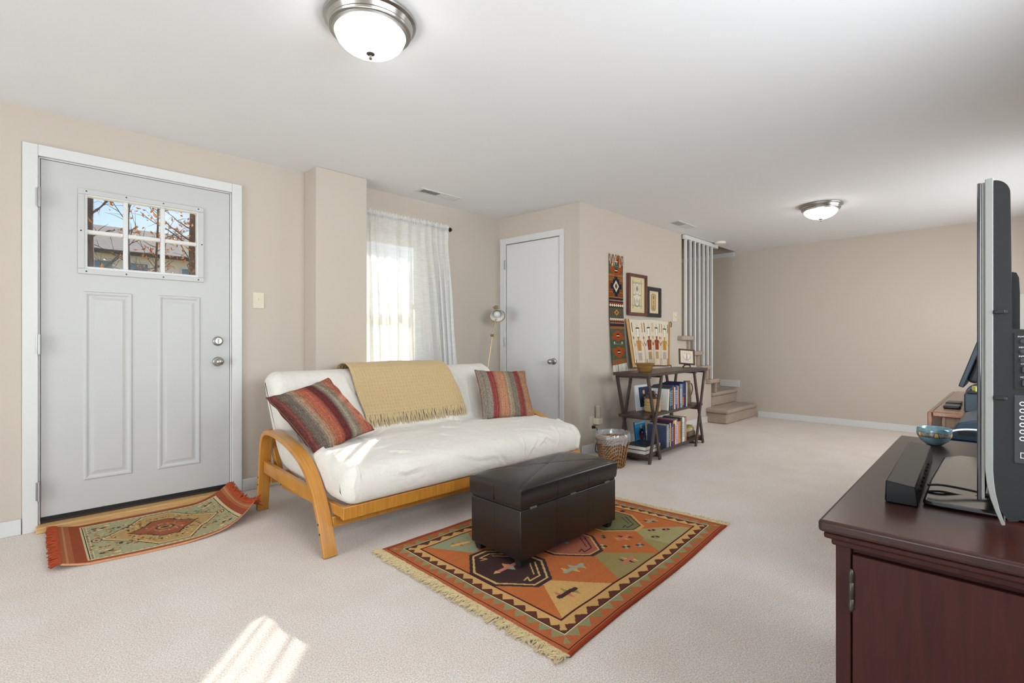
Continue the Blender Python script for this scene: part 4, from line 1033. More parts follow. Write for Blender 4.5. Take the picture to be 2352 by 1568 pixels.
cv = Canvas(.20, .225, .003, '#1e6a9c'); cv.rect(0, .17, .2, .225, '#2f8fc0'); cv.rect(0, 0, .2, .06, '#2aa0b4'); cv.rect(0, .2, .2, .225, '#8fc4d8'); cv.ell(.12, .10, .045, .055, '#161a26'); cv.ell(.12, .17, .014, .018, '#c8a488'); cv.ell(.12, .075, .04, .025, '#8a2e34'); cv.ell(.13, .115, .012, .01, '#c8a488')
facing('picture_book', MS @ Matrix.Translation((.30, .272, .0785)) @ Matrix.Rotation(R(-6), 4, 'X'), .20, .225, .012, cv, 'bright blue picture book standing cover outward on the bottom shelf', 'book', '#1c5f8c')
cv = Canvas(.20, .235, .003, '#dfe4ea'); cv.rect(.05, .03, .185, .215, '#1d2c4a'); cv.ell(.12, .10, .04, .05, '#10141e'); cv.ell(.12, .165, .015, .02, '#c9a285'); cv.ell(.135, .11, .014, .01, '#c9a285')
facing('picture_book', MS @ Matrix.Translation((.265, .248, .4172)) @ Matrix.Rotation(R(-7), 4, 'X') @ Matrix.Rotation(R(-12), 4, 'Z'), .20, .235, .012, cv, 'white edged picture book with dark cover behind the jug', 'book', '#c9ced6')

def mottled(name, c1, c2, rough=.35, sc=(9, 9, 9)): return pbr(name, c1, rough, var=(sc, c2, .35, .65), spec=.5)
# jug, pitcher, bowls
def placed(x, y, z): return MS @ Matrix.Translation((x, y, z))
jg = thing('stoneware_jug', 'tan ribbed stoneware jug with dark glazed neck on the middle shelf', 'jug', M=placed(.345, .135, .4145))
rib = [(0, 0), (.066, 0), (.072, .006)] + [(.074 + .0022 * math.sin(i * 1.57), .012 + i * .0065) for i in range(14)] + [(.0715, .108), (.066, .122)]
build('body', MB().lathe(rib, 40), pbr('tan_stoneware', '#c2a26c', .5, var=((3, 3, 40), '#b3915a')), jg, smooth=50)
build('neck', MB().lathe([(.0662, .1225), (.058, .142), (.044, .158), (.028, .169), (.024, .186), (.028, .190), (.022, .191), (.0, .184)], 36), pbr('dark_glaze', '#4a382e', .15, coat=.5), jg, smooth=50)
build('ear_handle', MB().tube(smooth_path([(-.025, 0, .183), (-.045, 0, .190), (-.058, 0, .178), (-.060, 0, .158), (-.055, 0, .150)]), .007, 8), pbr('handle_glaze', '#54402f', .2), jg, smooth=60)
pt = thing('stoneware_pitcher', 'tall grey green pitcher with side handle at the end of the middle shelf', 'pitcher', M=placed(1.115, .135, .4145))
build('body', MB().lathe([(0, 0), (.040, 0), (.043, .006), (.043, .07), (.040, .14), (.034, .19), (.031, .215), (.036, .238), (.033, .238), (.029, .216), (.031, .19), (0, .18)], 36), pbr('olive_glaze', '#7c7664', .3, var=((4, 4, 18), '#8f6a3c', .42, .6)), pt, smooth=50)
build('handle', MB().tube(smooth_path([(.031, -.012, .205), (.055, -.02, .208), (.074, -.026, .18), (.072, -.026, .13), (.055, -.02, .085), (.040, -.012, .07)]), .006, 8), pbr('handle_olive', '#6a6250', .3), pt, smooth=60)
bw = thing('stoneware_bowl', 'brown glazed stoneware bowl on top of the bookcase', 'bowl', M=placed(.235, .155, .7856))
build('body', MB().lathe([(0, 0), (.054, 0), (.058, .004), (.066, .03), (.079, .062), (.086, .072), (.086, .078), (.082, .079), (.078, .072), (.070, .05), (.054, .012), (0, .010)], 44), mottled('brown_bowl_glaze', '#a07a42', '#7a5230', .3, (5, 5, 30)), bw, smooth=40)
# little framed print on an easel
er = Matrix.Translation((4.935, 2.41, .7856 + .0)) @ Matrix.Rotation(R(-40), 4, 'Z')
es = thing('display_easel', 'small black display easel on the bookcase', 'easel', M=er)
build('front_foot', MB().tube(smooth_path([(-.034, -.03, .006), (-.036, -.036, .016), (-.026, -.03, .028), (-.008, -.004, .03), (.008, -.004, .03), (.026, -.03, .028), (.036, -.036, .016), (.034, -.03, .006)]), .0052, 8), m_black, es, smooth=60)
build('rear_strut', MB().tube([(0, -.004, .03), (0, .07, .006)], .0052, 8), m_black, es)
build('lip', MB().box(-.032, -.022, -.05, -.024, .026, .034).box(.022, .032, -.05, -.024, .026, .034), m_black, es)
build('upright', MB().bar((0, -.006, .03), (0, .026, .13), .008, .008), m_black, es)
ef = thing('framed_print', 'little brown framed print on the black easel', 'picture', M=er @ Matrix.Translation((0, -.042, .036)) @ Matrix.Rotation(R(-15), 4, 'X') @ Matrix.Rotation(R(5), 4, 'Y'), group='framed prints')
build('frame', MB().frame(-.085, .085, 0, .165, .016, 0, .014), pbr('brown_frame', '#4a3430', .4), ef, bevel=.002)
cv = Canvas(.138, .133, .0025, '#e6d4b8'); cv.rect(.024, .02, .114, .113, '#a8705c'); cv.rect(.027, .023, .111, .110, '#e4d8c4'); cv.ell(.069, .065, .036, .038, '#8aa0b4'); cv.ell(.069, .07, .031, .033, '#e6dccb'); cv.poly([(.06, .04), (.078, .04), (.074, .1), (.064, .1)], '#c49a78'); cv.rect(.035, .098, .103, .103, '#b0a890')
link('print', cv.mesh('print', lambda u, v: (u - .069, np.full_like(u, .006), v + .016), smooth=False), m_print, ef)
# keepsake boxes at the stair end of the bottom shelf
tag(build('stone_box', MB().box(0, .20, 0, .17, 0, .05), pbr('grey_box', '#8a7a68', .7, var=((20, 20, 20), '#6a5c4e')), M=placed(1.055, .10, .0757), bevel=.008), 'grey brown lidded box at the stair end of the bottom shelf', 'box')
tag(build('paper_bundle', MB().box(0, .18, 0, .15, 0, .04), pbr('cream_bundle', '#d6c8a4', .8, var=((12, 12, 60), '#c4b488')), M=placed(1.058, .105, .1262), bevel=.012, seg=3), 'cream paper bundle lying on the grey brown box', 'paper bundle')
tag(build('booklet', MB().box(0, .17, 0, .13, 0, .016), pbr('yellow_booklet', '#c2b04a', .6, var=((30, 30, 30), '#a89a50')), M=placed(1.07, .11, .1666) @ Matrix.Rotation(R(6), 4, 'Z'), bevel=.002), 'yellow booklet on top of the cream paper bundle', 'booklet')

# =================================================================== things on the stair wall
# long narrow kilim
def kilim():
    w_, h_ = .25, 1.09; cv = Canvas(w_, h_, .0036, '#7a4526'); G, RST, TEAL, IV = '#4c5744', '#9c4a22', '#1d2a38', '#d8cbb0'
    def lizard(zc, up_):
        pass
    def panel(z0, z1):
        cv.rect(0, z0, w_, z1, G); zc = (z0 + z1) / 2; hh = (z1 - z0)
        for s_ in (-1, 1):
            zz = zc + s_ * hh * .27
            for k, (a, b_) in enumerate(((.11, .018), (.085, .040), (.055, .055), (.035, .075))): cv.rect(w_ / 2 - a, zz - b_ * .7, w_ / 2 + a, zz + b_ * .7, RST) if k != 0 else cv.rect(w_ / 2 - a, zz - s_ * .02 - b_, w_ / 2 + a, zz - s_ * .02 + b_, RST)
            cv.rect(w_ / 2 - .025, zz - .018, w_ / 2 + .025, zz + .018, '#1d2026'); cv.rect(w_ / 2 - .022, zz - .006, w_ / 2 + .022, zz + .006, IV)
        cv.ell(w_ / 2, zc, .055, .03, G); cv.line([(w_ / 2 - .06, zc), (w_ / 2 + .06, zc - .004)], .004, '#a08a6a')
        for s_ in (-1, 1): cv.ell(w_ / 2 + s_ * .068, zc + .008, .012, .014, IV); cv.ell(w_ / 2 + s_ * .066, zc + .006, .006, .007, '#8a2e28')
        for sx in (-1, 1):
            for sz in (-1, 1): cv.speck(w_ / 2 + sx * .1 - .015, zc + sz * hh * .4 - .015, w_ / 2 + sx * .1 + .015, zc + sz * hh * .4 + .015, ['#8a3a2c', '#6b6a58'], 5, .006)
    panel(.045, .345); cv.rect(0, 0, w_, .045, '#8a5a34'); cv.rect(0, .345, w_, .372, '#8f6038')
    cv.rect(0, .372, w_, .56, '#3c2a28')
    for z in (.385, .552):
        pass
    def beads(z, n, c_, a):
        for i in range(n): cv.ell((i + .5) * w_ / n, z, a, a * 1.1, c_)
    beads(.404, 15, '#b8a894', .0055); cv.rect(0, .418, w_, .432, '#8a3a28'); cv.line([(0, .442), (w_, .442)], .006, IV); beads(.442, 7, IV, .013)
    cv.rect(0, .462, w_, .558, G); cv.poly([(w_ / 2, .478), (w_ / 2 + .045, .51), (w_ / 2, .542), (w_ / 2 - .045, .51)], '#b08434'); cv.ell(w_ / 2, .51, .011, .011, '#2a2a28')
    for sx in (-1, 1): cv.line([(w_ / 2 + sx * .055, .505), (w_ / 2 + sx * .1, .482)], .012, '#8a3030'); cv.line([(w_ / 2 + sx * .055, .515), (w_ / 2 + sx * .1, .54)], .012, '#8a3030')
    cv.rect(0, .558, w_, .66, '#3c2a28'); cv.line([(0, .582), (w_, .582)], .006, IV); beads(.582, 7, IV, .013); cv.rect(0, .598, w_, .612, '#8a3a28'); beads(.63, 15, '#b8a894', .0055); cv.rect(0, .66, w_, .664, '#a07a5a')
    cv.rect(0, .664, w_, .905 - .02, '#7d4824')
    for z in (.70, .712, .725, .83, .842, .855): cv.rect(.0, z, w_, z + .003, '#a8825a'); 
    cz = .776
    for a, b_ in ((.026, .105), (.055, .07), (.10, .026)): cv.rect(w_ / 2 - a, cz - b_, w_ / 2 + a, cz + b_, TEAL)
    cv.poly([(w_ / 2, cz - .06), (w_ / 2 + .052, cz), (w_ / 2, cz + .06), (w_ / 2 - .052, cz)], IV); cv.poly([(w_ / 2, cz - .032), (w_ / 2 + .026, cz), (w_ / 2, cz + .032), (w_ / 2 - .026, cz)], '#5c4a38')
    cv.rect(0, .875, w_, .895, '#9a6a40'); panel(.895, 1.062); 
    cv.rect(0, 1.062, w_, h_, '#8a5a34')
    return cv, w_, h_
cvk, kw, kh = kilim()
def kfn(u, v):
    t = 1 - v / kh; x = 4.13 + u + .042 * np.clip(t - .55, 0, 1) * 2 * .9 * 1.0 - .0
    y = YH - .008 - .030 * np.clip(t - .5, 0, 1) * 1.6 + .003 * np.sin(v * 9)
    return x, y, .842 + v - .045 * np.clip(t - .85, 0, 1) * (1 - u / kw) * 3
kl = thing('kilim_hanging', 'long narrow green and rust woven hanging with white fringe', 'wall hanging', (0, 0, 0))
link('weave', cvk.mesh('weave', kfn, (0, .005, 0), smooth=False), m_weave, kl)
fm = MB()
for i in range(70):
    u = np.array([random.random() * kw]); x, y, z = [float(q[0]) for q in kfn(u, np.array([0.0]))]
    L = random.uniform(.10, .16); dx = random.gauss(0, .012)
    fm.tube([(x, y + .001, z), (x + dx * .4, y - .004, z - L * .4), (x + dx, y, z - L)], [.0022, .002, .0014], 4)
for i in range(14):
    u = np.array([random.choice([.01, .03, .05, .07, .13, .17, .245, .25])]); x, y, z = [float(q[0]) for q in kfn(u, np.array([kh]))]
    L = random.uniform(.05, .12); dx = random.gauss(0, .02)
    fm.tube(smooth_path([(x, y, z - .002), (x + dx * .3, y - .012, z + .006), (x + dx, y - .012, z - L * .5), (x + dx * 1.3, y - .010, z - L)], 4), .0024, 4)
build('fringe', fm, m_fringe_w, kl)['kind'] = 'stuff'

def picture(x0, x1, z0, z1, fw, depth, mat, cv, label):
    t = thing('framed_print', label, 'picture', ((x0 + x1) / 2, YH - .002, z0), group='framed prints'); hw = (x1 - x0) / 2; hh = z1 - z0
    build('frame', MB().frame(-hw, hw, 0, hh, fw, -depth, 0), mat, t, bevel=.003)
    link('print', cv.mesh('print', lambda u, v: (u - hw + fw, np.full_like(u, -depth * .45), v + fw), smooth=False), m_print, t)
    build('glazing', MB().box(-hw + fw, hw - fw, -depth * .6, -depth * .56, fw, hh - fw), m_glass, t)
x0, x1, z0, z1, fw = 4.45, 4.815, 1.333, 1.772, .032
cv = Canvas(x1 - x0 - 2 * fw, z1 - z0 - 2 * fw, .003, '#e2cfa4'); w_, h_ = cv.w, cv.h
def bamboo(a, b_): cv.line([a, b_], .018, '#b09a8a'); cv.line([a, b_], .006, '#cbb9a4')
cv.rect(.07, .065, w_ - .07, h_ - .055, '#e8dcc0')
bamboo((.055, .075), (w_ - .055, .075)); bamboo((.055, h_ - .06), (w_ - .055, h_ - .06)); bamboo((.07, .05), (.07, h_ - .035)); bamboo((w_ - .07, .05), (w_ - .07, h_ - .035)); bamboo((.07, h_ * .5), (w_ - .07, h_ * .5))
cx_ = w_ / 2; cv.ell(cx_, h_ * .68, .055, .062, '#a89c90'); cv.ell(cx_, h_ * .68, .049, .056, '#e6dac0'); cv.ell(cx_, h_ * .68, .03, .035, '#c4b8a6'); cv.ell(cx_, h_ * .68, .014, .02, '#7f7a74')
cv.ell(cx_, h_ * .33, .06, .062, '#8a867e'); cv.ell(cx_, h_ * .36, .05, .06, '#e8dcc0'); cv.poly([(cx_ - .055, h_ * .42), (cx_ - .02, h_ * .24), (cx_, h_ * .34), (cx_ + .02, h_ * .24), (cx_ + .055, h_ * .42), (cx_ + .02, h_ * .33), (cx_, h_ * .42), (cx_ - .02, h_ * .33)], '#b4b6ae')
picture(x0, x1, z0, z1, fw, .035, wood('mahogany_frame', '#6a3a2e', '#54302a', (40, 40, 6), .4), cv, 'brown framed print with two panels, the taller of two frames on the wall')
x0, x1, z0, z1, fw = 4.828, 5.127, 1.33, 1.66, .042
cv = Canvas(x1 - x0 - 2 * fw, z1 - z0 - 2 * fw, .003, '#e6cfae'); w_, h_ = cv.w, cv.h; cx_ = w_ / 2
cv.poly([(cx_ - .05, .05), (cx_ - .03, .03), (cx_ + .03, .03), (cx_ + .05, .05), (cx_ + .05, h_ - .05), (cx_ + .03, h_ - .03), (cx_ - .03, h_ - .03), (cx_ - .05, h_ - .05)], '#9a4a38')
cv.poly([(cx_ - .042, .052), (cx_ - .025, .036), (cx_ + .025, .036), (cx_ + .042, .052), (cx_ + .042, h_ - .052), (cx_ + .025, h_ - .036), (cx_ - .025, h_ - .036), (cx_ - .042, h_ - .052)], '#d0b07c')
cv.ell(cx_, h_ * .72, .016, .022, '#7a8068'); cv.ell(cx_, h_ * .5, .014, .02, '#b08c58'); cv.ell(cx_, h_ * .27, .024, .026, '#8a8474'); cv.ell(cx_ + .006, h_ * .28, .01, .014, '#c8a070')
picture(x0, x1, z0, z1, fw, .03, pbr('black_frame', '#20201f', .35), cv, 'black framed print with a small cartouche, the shorter of two wall frames')

# cream weaving with four tall figures
def yei():
    w_, h_ = .94, .50; cv = Canvas(w_, h_, .004, '#ddd2bd'); GO, RS, GR, TN = '#c0904c', '#8e3f26', '#b3aba4', '#b59a72'
    rs = np.random.RandomState(3)
    for i in range(54):
        x = .06 + i * .0155; 
        if rs.rand() < .5: cv.rect(x, 0, x + .004, h_ * rs.uniform(.3, .75), rs.choice(['#c8ae8c', '#d3c0a2', '#c99a78', '#c9b8a0']))
    def fig(x, body, skirt):
        cv.rect(x - .034, .41, x + .034, .421, '#3c2a24'); cv.line([(x, .421), (x, .455)], .005, '#6a5040')
        cv.line([(x - .030, .41), (x - .018, .315)], .005, '#4a4038'); cv.line([(x + .030, .41), (x + .018, .315)], .005, '#4a4038'); cv.rect(x - .02, .322, x + .02, .405, '#e8e2d4')
        cv.rect(x - .015, .285, x + .015, .325, body); cv.poly([(x - .048, .285), (x + .048, .285), (x + .042, .175), (x - .042, .175)], body); cv.rect(x - .004, .19, x + .004, .28, '#9a6a3a')
        for s_ in (-1, 1): cv.line([(x + s_ * .045, .278), (x + s_ * .085, .225), (x + s_ * .105, .26)], .009, body)
        cv.rect(x - .038, .075, x + .038, .155, skirt)
        for s_ in (-1, 1): cv.rect(x + s_ * .02 - .004, .0, x + s_ * .02 + .004, .075, '#d0b090')
        for s_ in (-1, 1): cv.line([(x + s_ * .105, .03), (x + s_ * .105, .30)], .005, '#b06a50'); cv.ell(x + s_ * .105, .31, .011, .016, '#a83040' if body == GO else '#c8a060')
    fig(.21, GO, GR); fig(.43, RS, TN); fig(.62, RS, TN); fig(.80, GO, GR)
    for x, c_ in ((.10, '#5a4638'), (.30, '#b58a54'), (.345, '#6a5844'), (.51, '#c09a64'), (.54, '#c8a674'), (.69, '#8a6a4c'), (.735, '#b58a54'), (.872, '#6a5844')):
        cv.rect(x - .007, .37, x + .007, .468, c_); cv.rect(x - .006, 0, x + .006, .085, c_)
    cv.rect(0, 0, .045, h_, '#c9a064'); cv.rect(.045, 0, .058, h_, '#7a5a3c'); cv.rect(.888, 0, w_ - .004, h_, '#b08648'); cv.rect(0, 0, w_, .008, '#4a3a30')
    return cv
cvy = yei(); yw, yh = cvy.w, cvy.h
YTL, YTR, YBL, YBR = [np.array(p) for p in ((4.416, YH - .016, 1.297), (5.357, YH - .016, 1.293), (4.425, 2.722, .790), (5.335, YH - .018, .782))]
def yfn(u, v):
    a = (u / yw)[:, None]; b_ = (v / yh)[:, None]; q = YBL * (1 - a) * (1 - b_) + YBR * a * (1 - b_) + YTR * a * b_ + YTL * (1 - a) * b_
    return q[:, 0], q[:, 1] + .004 * np.sin(q[:, 0] * 14), q[:, 2] + .006 * np.sin(q[:, 0] * 9 + 1)
yo = thing('figure_weaving', 'cream weaving of four tall figures behind the bookcase top', 'wall hanging', (0, 0, 0))
link('weave', cvy.mesh('weave', yfn, (0, .006, 0), smooth=False), m_weave, yo)
build('corner_tassel', MB().tube([(5.357, YH - .022, 1.29), (5.368, YH - .026, 1.27), (5.364, YH - .024, 1.225)], .006, 6), pbr('tassel_brown', '#5a4636', .95), yo)
build('corner_tassel', MB().tube([(5.335, YH - .022, .787), (5.352, YH - .03, .78), (5.358, YH - .03, .765)], .006, 6), pbr('tassel_brown_low', '#5a4636', .95), yo)

# =================================================================== wicker waste basket with a bag liner
bx_, by_ = 3.575, 2.40
wb = thing('waste_basket', 'wicker waste basket beside the bookcase', 'basket', (bx_, by_, 0), rz=R(20))
def wick(r, z, a, i):
    k = .0065 * math.sin(a * 40 + z * 190) * (1 if .006 < z < .235 else .2)
    return r * (1 + .10 * math.cos(2 * a)) + k + .003 * math.sin(z * 420), z
prof_b = [(0, .0008), (.108, .0008)] + [(.108 + .040 * t, .002 + .236 * t) for t in np.linspace(0, 1, 44)] + [(.150, .242), (.146, .245), (.140, .240), (.10, .02), (0, .018)]
m_wick, n_, b_ = new_mat('wicker')
wv = n_.nodes.new('ShaderNodeTexWave'); wv.wave_type = 'BANDS'; wv.bands_direction = 'DIAGONAL'; wv.inputs['Scale'].default_value = 26; wv.inputs['Distortion'].default_value = 2.5; wv.inputs['Detail Scale'].default_value = 3
tcn = n_.nodes.new('ShaderNodeTexCoord'); n_.links.new(tcn.outputs['Object'], wv.inputs['Vector'])
n_.links.new(mix_col(n_, wv.outputs['Fac'], lin('#4a3020'), lin('#b98a54'), .3, .7), b_.inputs['Base Color']); b_.inputs['Roughness'].default_value = .5; add_bump(n_, b_, wv.outputs['Fac'], .5, .004)
build('wicker_body', MB().lathe(prof_b, 200, fn=wick), m_wick, wb, smooth=70)
def crum(r, z, a, i):
    q = noise.noise((math.cos(a) * 5, math.sin(a) * 5, i * .7)); q2 = noise.noise((math.cos(a) * 14, math.sin(a) * 14, i * 1.1 + 4))
    low = .035 * q if i >= 9 else 0
    return r * (1 + .10 * math.cos(2 * a)) + .005 * q + .006 * q2, z + .008 * q2 + low
liner = [(.125, .12), (.134, .17), (.140, .21), (.144, .245), (.148, .268), (.152, .284), (.158, .286), (.162, .27), (.163, .252), (.1625, .235), (.161, .218), (.160, .205)]
tag(build('bag_liner', MB().lathe(liner, 120, fn=crum), m_film, smooth=60, M=Matrix.Translation((bx_, by_, 0)) @ Matrix.Rotation(R(20), 4, 'Z')), 'clear crumpled plastic bag lining the wicker basket', 'bag liner')

# =================================================================== floor lamp in the corner
fl = thing('floor_lamp', 'brass pharmacy floor lamp with cone shade in the corner behind the futon', 'lamp', (3.075, 3.60, 0)); LL = Vector((3.075, 3.60, 0))
build('base', MB().lathe([(0, .0006), (.12, .0006), (.122, .01), (.115, .018), (.03, .024), (.012, .03), (0, .031)], 40), m_brass, fl, smooth=40)
build('pole', MB().tube([(0, 0, .03), (.205, 0, 1.115)], .006, 12), m_brass, fl, smooth=60)
jn = build('joint', MB().cyl((.205, -.022, 1.12), (.205, .016, 1.12), .013, 14), m_brass, fl, smooth=40)
build('joint_knob', MB().cyl((.205, -.036, 1.12), (.205, -.0225, 1.12), .018, 8), m_brass, jn)
build('arm', MB().tube([(.205, 0, 1.125), (.252, -.004, 1.285)], .0055, 12), m_brass, fl, smooth=60)
ax = (Vector((-.40, -.52, -.52))).normalized(); top = Vector((.300, .045, 1.400))
Mq = Matrix.Translation(top) @ ax.to_track_quat('Z', 'X').to_matrix().to_4x4()
sh = build('shade', MB().lathe([(.0, -.004), (.020, -.004), (.028, .0), (.029, .055), (.033, .062), (.048, .085), (.074, .135), (.080, .147), (.0785, .148), (.071, .136), (.045, .088), (.028, .066), (0, .062)], 40, Mq), m_brass, fl, smooth=40)
build('shade_lining', MB().lathe([(.0705, .1362), (.0445, .0885), (.0275, .0668), (0, .0628)], 40, Mq), pbr('white_lining', '#e4e2dc', .4), sh, smooth=60)
build('bulb', MB().lathe([(.012, .066), (.016, .08), (.030, .10), (.034, .115), (.028, .132), (.012, .142), (0, .1435)], 28, Mq), pbr('bulb_glass', '#e8e6e0', .2), sh, smooth=60)
build('switch_knob', MB().tube([top + ax * .02 + Vector((.0, .028, .01)), top + ax * .02 + Vector((.0, .05, .018))], .005, 8), m_brass, fl)

# =================================================================== TV cabinet
CR = R(1.2); MT = Matrix.Translation((1.002, .243, 0)) @ Matrix.Rotation(CR, 4, 'Z'); CW, CD, CZ = 1.10, .53, .745
cb = thing('tv_cabinet', 'dark cherry wood cabinet carrying the television', 'cabinet', M=MT)
tp = build('top_board', MB().box(0, CW, -CD, 0, .724, CZ), m_cherry_top, cb, bevel=.006, seg=3)
build('edge_moulding', MB().box(.007, CW - .007, -CD + .007, -.007, .712, .7238), m_cherry, cb, bevel=.004)
build('lower_moulding', MB().box(.017, CW - .017, -CD + .017, -.017, .700, .7118), m_cherry, cb, bevel=.003)
build('body', MB().box(.036, CW - .03, -CD + .02, -.022, .0006, .6998), m_cherry, cb)
build('stile', MB().box(.026, .0358, -.0455, -.022, .0006, .6998), m_cherry, cb, bevel=.002)
dr = build('door', MB().box(.022, .0356, -.47, -.0475, .05, .690), m_cherry, cb, bevel=.0015)
for z in (.60, .12):
    hg = MB().lathe([(0, -.038), (.0025, -.036), (.004, -.033), (.0045, -.030), (.0045, -.015), (.0039, -.0145), (.0045, -.014), (.0045, .014), (.0039, .0145), (.0045, .015), (.0045, .030), (.004, .033), (.0025, .036), (0, .038)], 14, Matrix.Translation((.019, -.0465, z + .028)))
    build('hinge', hg, pbr('pewter_hinge', '#4c4943', .45, .9), dr, smooth=50)

# ---- television seen edge on (screen faces the futon)
tv = thing('television', 'flat television seen edge on atop the cherry cabinet', 'television', (1.12, 0, CZ)); TX = .84
def tvz(z): return z - CZ
m_tvshell = pbr('tv_shell', '#1e1f1f', .6, spec=.3)
m_silver = pbr('silver_trim', '#83837f', .5, .2)
def yz(poly): return [(y, tvz(z)) for y, z in poly]
build('screen_bezel', MB().box(0, TX, .0362, .0415, tvz(.798), tvz(1.321)), pbr('piano_black', '#0c0f16', .06, coat=1.0), tv, bevel=.0015)
build('screen', MB().box(.03, TX - .03, .0416, .0420, tvz(.86), tvz(1.29)), pbr('dark_screen', '#090a0d', .08), tv)
build('bezel_side', MB().box(.001, TX - .001, .0322, .0361, tvz(.803), tvz(1.3205)), pbr('grey_side', '#76766f', .55), tv)
sil = [(.0320, 1.325), (.0222, 1.326), (.0222, .852), (.0212, .832), (.0190, .812), (.0150, .790), (.0085, .765), (.0128, .764), (.0200, .785), (.0258, .805), (.0300, .828), (.0320, .852)]
build('silver_band', MB().prism(yz(sil), 'x', -.001, TX + .001), m_silver, tv, bevel=.0008)
shl = [(.0221, 1.3215)] + [(.0185 - .020 * math.sin(a) + .004, 1.2965 + .025 * math.cos(a)) for a in np.linspace(0, math.pi / 2, 10)] + [(.0015, 1.20), (.0010, 1.08), (-.03, 1.078), (-.03, .88), (-.025, .80), (-.006, .775), (.004, .772), (.0150, .789), (.019, .812), (.0221, .85)]
build('back_shell', MB().prism(yz(shl), 'x', .0006, TX - .0006), m_tvshell, tv, smooth=40)
hump = [(.0012, 1.176), (-.0045, 1.174), (-.0075, 1.165), (-.0085, 1.14), (-.0085, 1.079), (.0012, 1.079)]
build('rear_hump', MB().prism(yz(hump), 'x', .05, TX - .05), m_tvshell, tv, smooth=40)
for z in (1.108, .969): 
    cl = build('side_catch', MB().box(-.003, .004, .0085, .0215, tvz(z - .003), tvz(z + .003)), m_tvshell, tv, bevel=.001)
    build('catch_tip', MB().box(-.0022, .003, .0055, .0084, tvz(z - .002), tvz(z + .0018)), m_black, cl)
build('control_panel', MB().box(-.001, .0004, -.028, -.0022, tvz(.985), tvz(1.074)), m_tvshell, tv)
build('port_panel', MB().box(-.001, .0004, -.028, -.0022, tvz(.868), tvz(.975)), m_black, tv)
Mt = lambda y, z: Matrix(((0, 0, -1, -.0012), (-1, 0, 0, y), (0, 1, 0, tvz(z)), (0, 0, 0, 1)))
m_lbl = pbr('panel_lettering', '#c9c9c6', .6)
for s_, y, z in (('POWER', -.0115, 1.0675), ('MENU', -.0115, 1.0505), ('INPUT', -.0115, 1.0365), ('CH', -.0115, 1.0245), ('VOL', -.0115, 1.0035)):
    text('lettering', s_, .0034, m_lbl, tv, Mt(y, z))
for z in (1.0605, 1.0445, 1.0305): build('button', MB().cyl((-.003, -.0115, tvz(z)), (.0002, -.0115, tvz(z)), .0032, 14), m_black, tv)
for z in (1.0155, .9945): build('rocker_button', MB().box(-.003, .0002, -.0145, -.0095, tvz(z - .0055), tvz(z + .0055)), m_black, tv, bevel=.0015)
for i, z in enumerate((.962, .951, .940, .929, .918, .907)):
    build('jack', MB().lathe([(.0022, -.002), (.0034, -.002), (.0034, .003), (.0022, .003), (.0022, -.002)], 16, Matrix.Translation((-.0015, -.0108, tvz(z))) @ Matrix.Rotation(R(-90), 4, 'Y')), m_lbl if i != 3 else m_plast, tv)
build('socket', MB().frame(-.0145, -.0085, .0, .009, .0009, 0, .001), m_lbl, tv, M=Matrix(((0, 1, 0, -.0022), (1, 0, 0, 0), (0, 0, 1, tvz(.876)), (0, 0, 0, 1))))
build('stand_base', MB().prism([(.115, .122), (.30, .128), (.60, .128), (.66, .1), (.66, -.13), (.115, -.13), (.11, .1)], 'z', .0006, .011), pbr('gloss_black_base', '#1d1b1a', .12, coat=.6), tv, bevel=.004)
build('stand_neck', MB().box(.33, .51, -.022, .012, .0112, tvz(.83)), m_black, tv)

# ---- sound bar, cables, pottery bowl
sb = thing('sound_bar', 'black sound bar lying in front of the television', 'speaker', M=Matrix.Translation((1.205, .152, CZ)) @ Matrix.Rotation(R(2.6), 4, 'Z'))
build('housing', MB().prism([(.024, .0008), (.0225, .043), (-.022, .037), (-.026, .0008)], 'x', 0, .52), pbr('sound_bar_shell', '#0c0b0b', .3, spec=.25), sb, bevel=.0015)
build('grille', MB().prism([(.0252, .003), (.0237, .040), (.0230, .040), (.0245, .003)], 'x', .004, .516), m_blackm, sb)
for i in range(8): build('rear_button', MB().cyl((.06 + .04 * i, -.0266, .02), (.06 + .04 * i, -.0236, .02), .002, 8), m_blackm, sb)
for k, (zz, yy) in enumerate(((.025, .0), (.012, -.02))):
    tag(build('cable', MB().tube(smooth_path([(1.30, .121, CZ + zz), (1.31, .10, CZ + zz + .002), (1.33, .06, CZ + zz - .004), (1.335 + .02 * k, .02, CZ + .016), (1.36, -.04, CZ + .0155)]), .0024, 6), m_blackm, smooth=60), ['upper black cable running from the sound bar to the television', 'lower black cable running from the sound bar to the television'][k], 'cable', 'cables behind the sound bar')
bl = thing('pottery_bowl', 'small teal pottery bowl with geometric band at the cabinet corner', 'bowl', (1.975, .168, CZ))
m_teal = pbr('teal_glaze', '#7fa6ae', .2, var=((24, 24, 40), '#4a6f80', .4, .65), coat=.5)
bp = [(0, .0008), (.017, .0008), (.021, .003), (.033, .013), (.040, .026)]
build('lower_body', MB().lathe(bp, 48), m_teal, bl, smooth=50)
build('rim', MB().lathe([(.0420, .0405), (.0422, .047), (.0405, .0520), (.0385, .0530), (.0365, .0510), (.036, .042), (.030, .018), (0, .010)], 48), m_teal, bl, smooth=50)
nb = 12; cvb = Canvas(2 * math.pi * .053, .0146, .0007, '#8a8376')
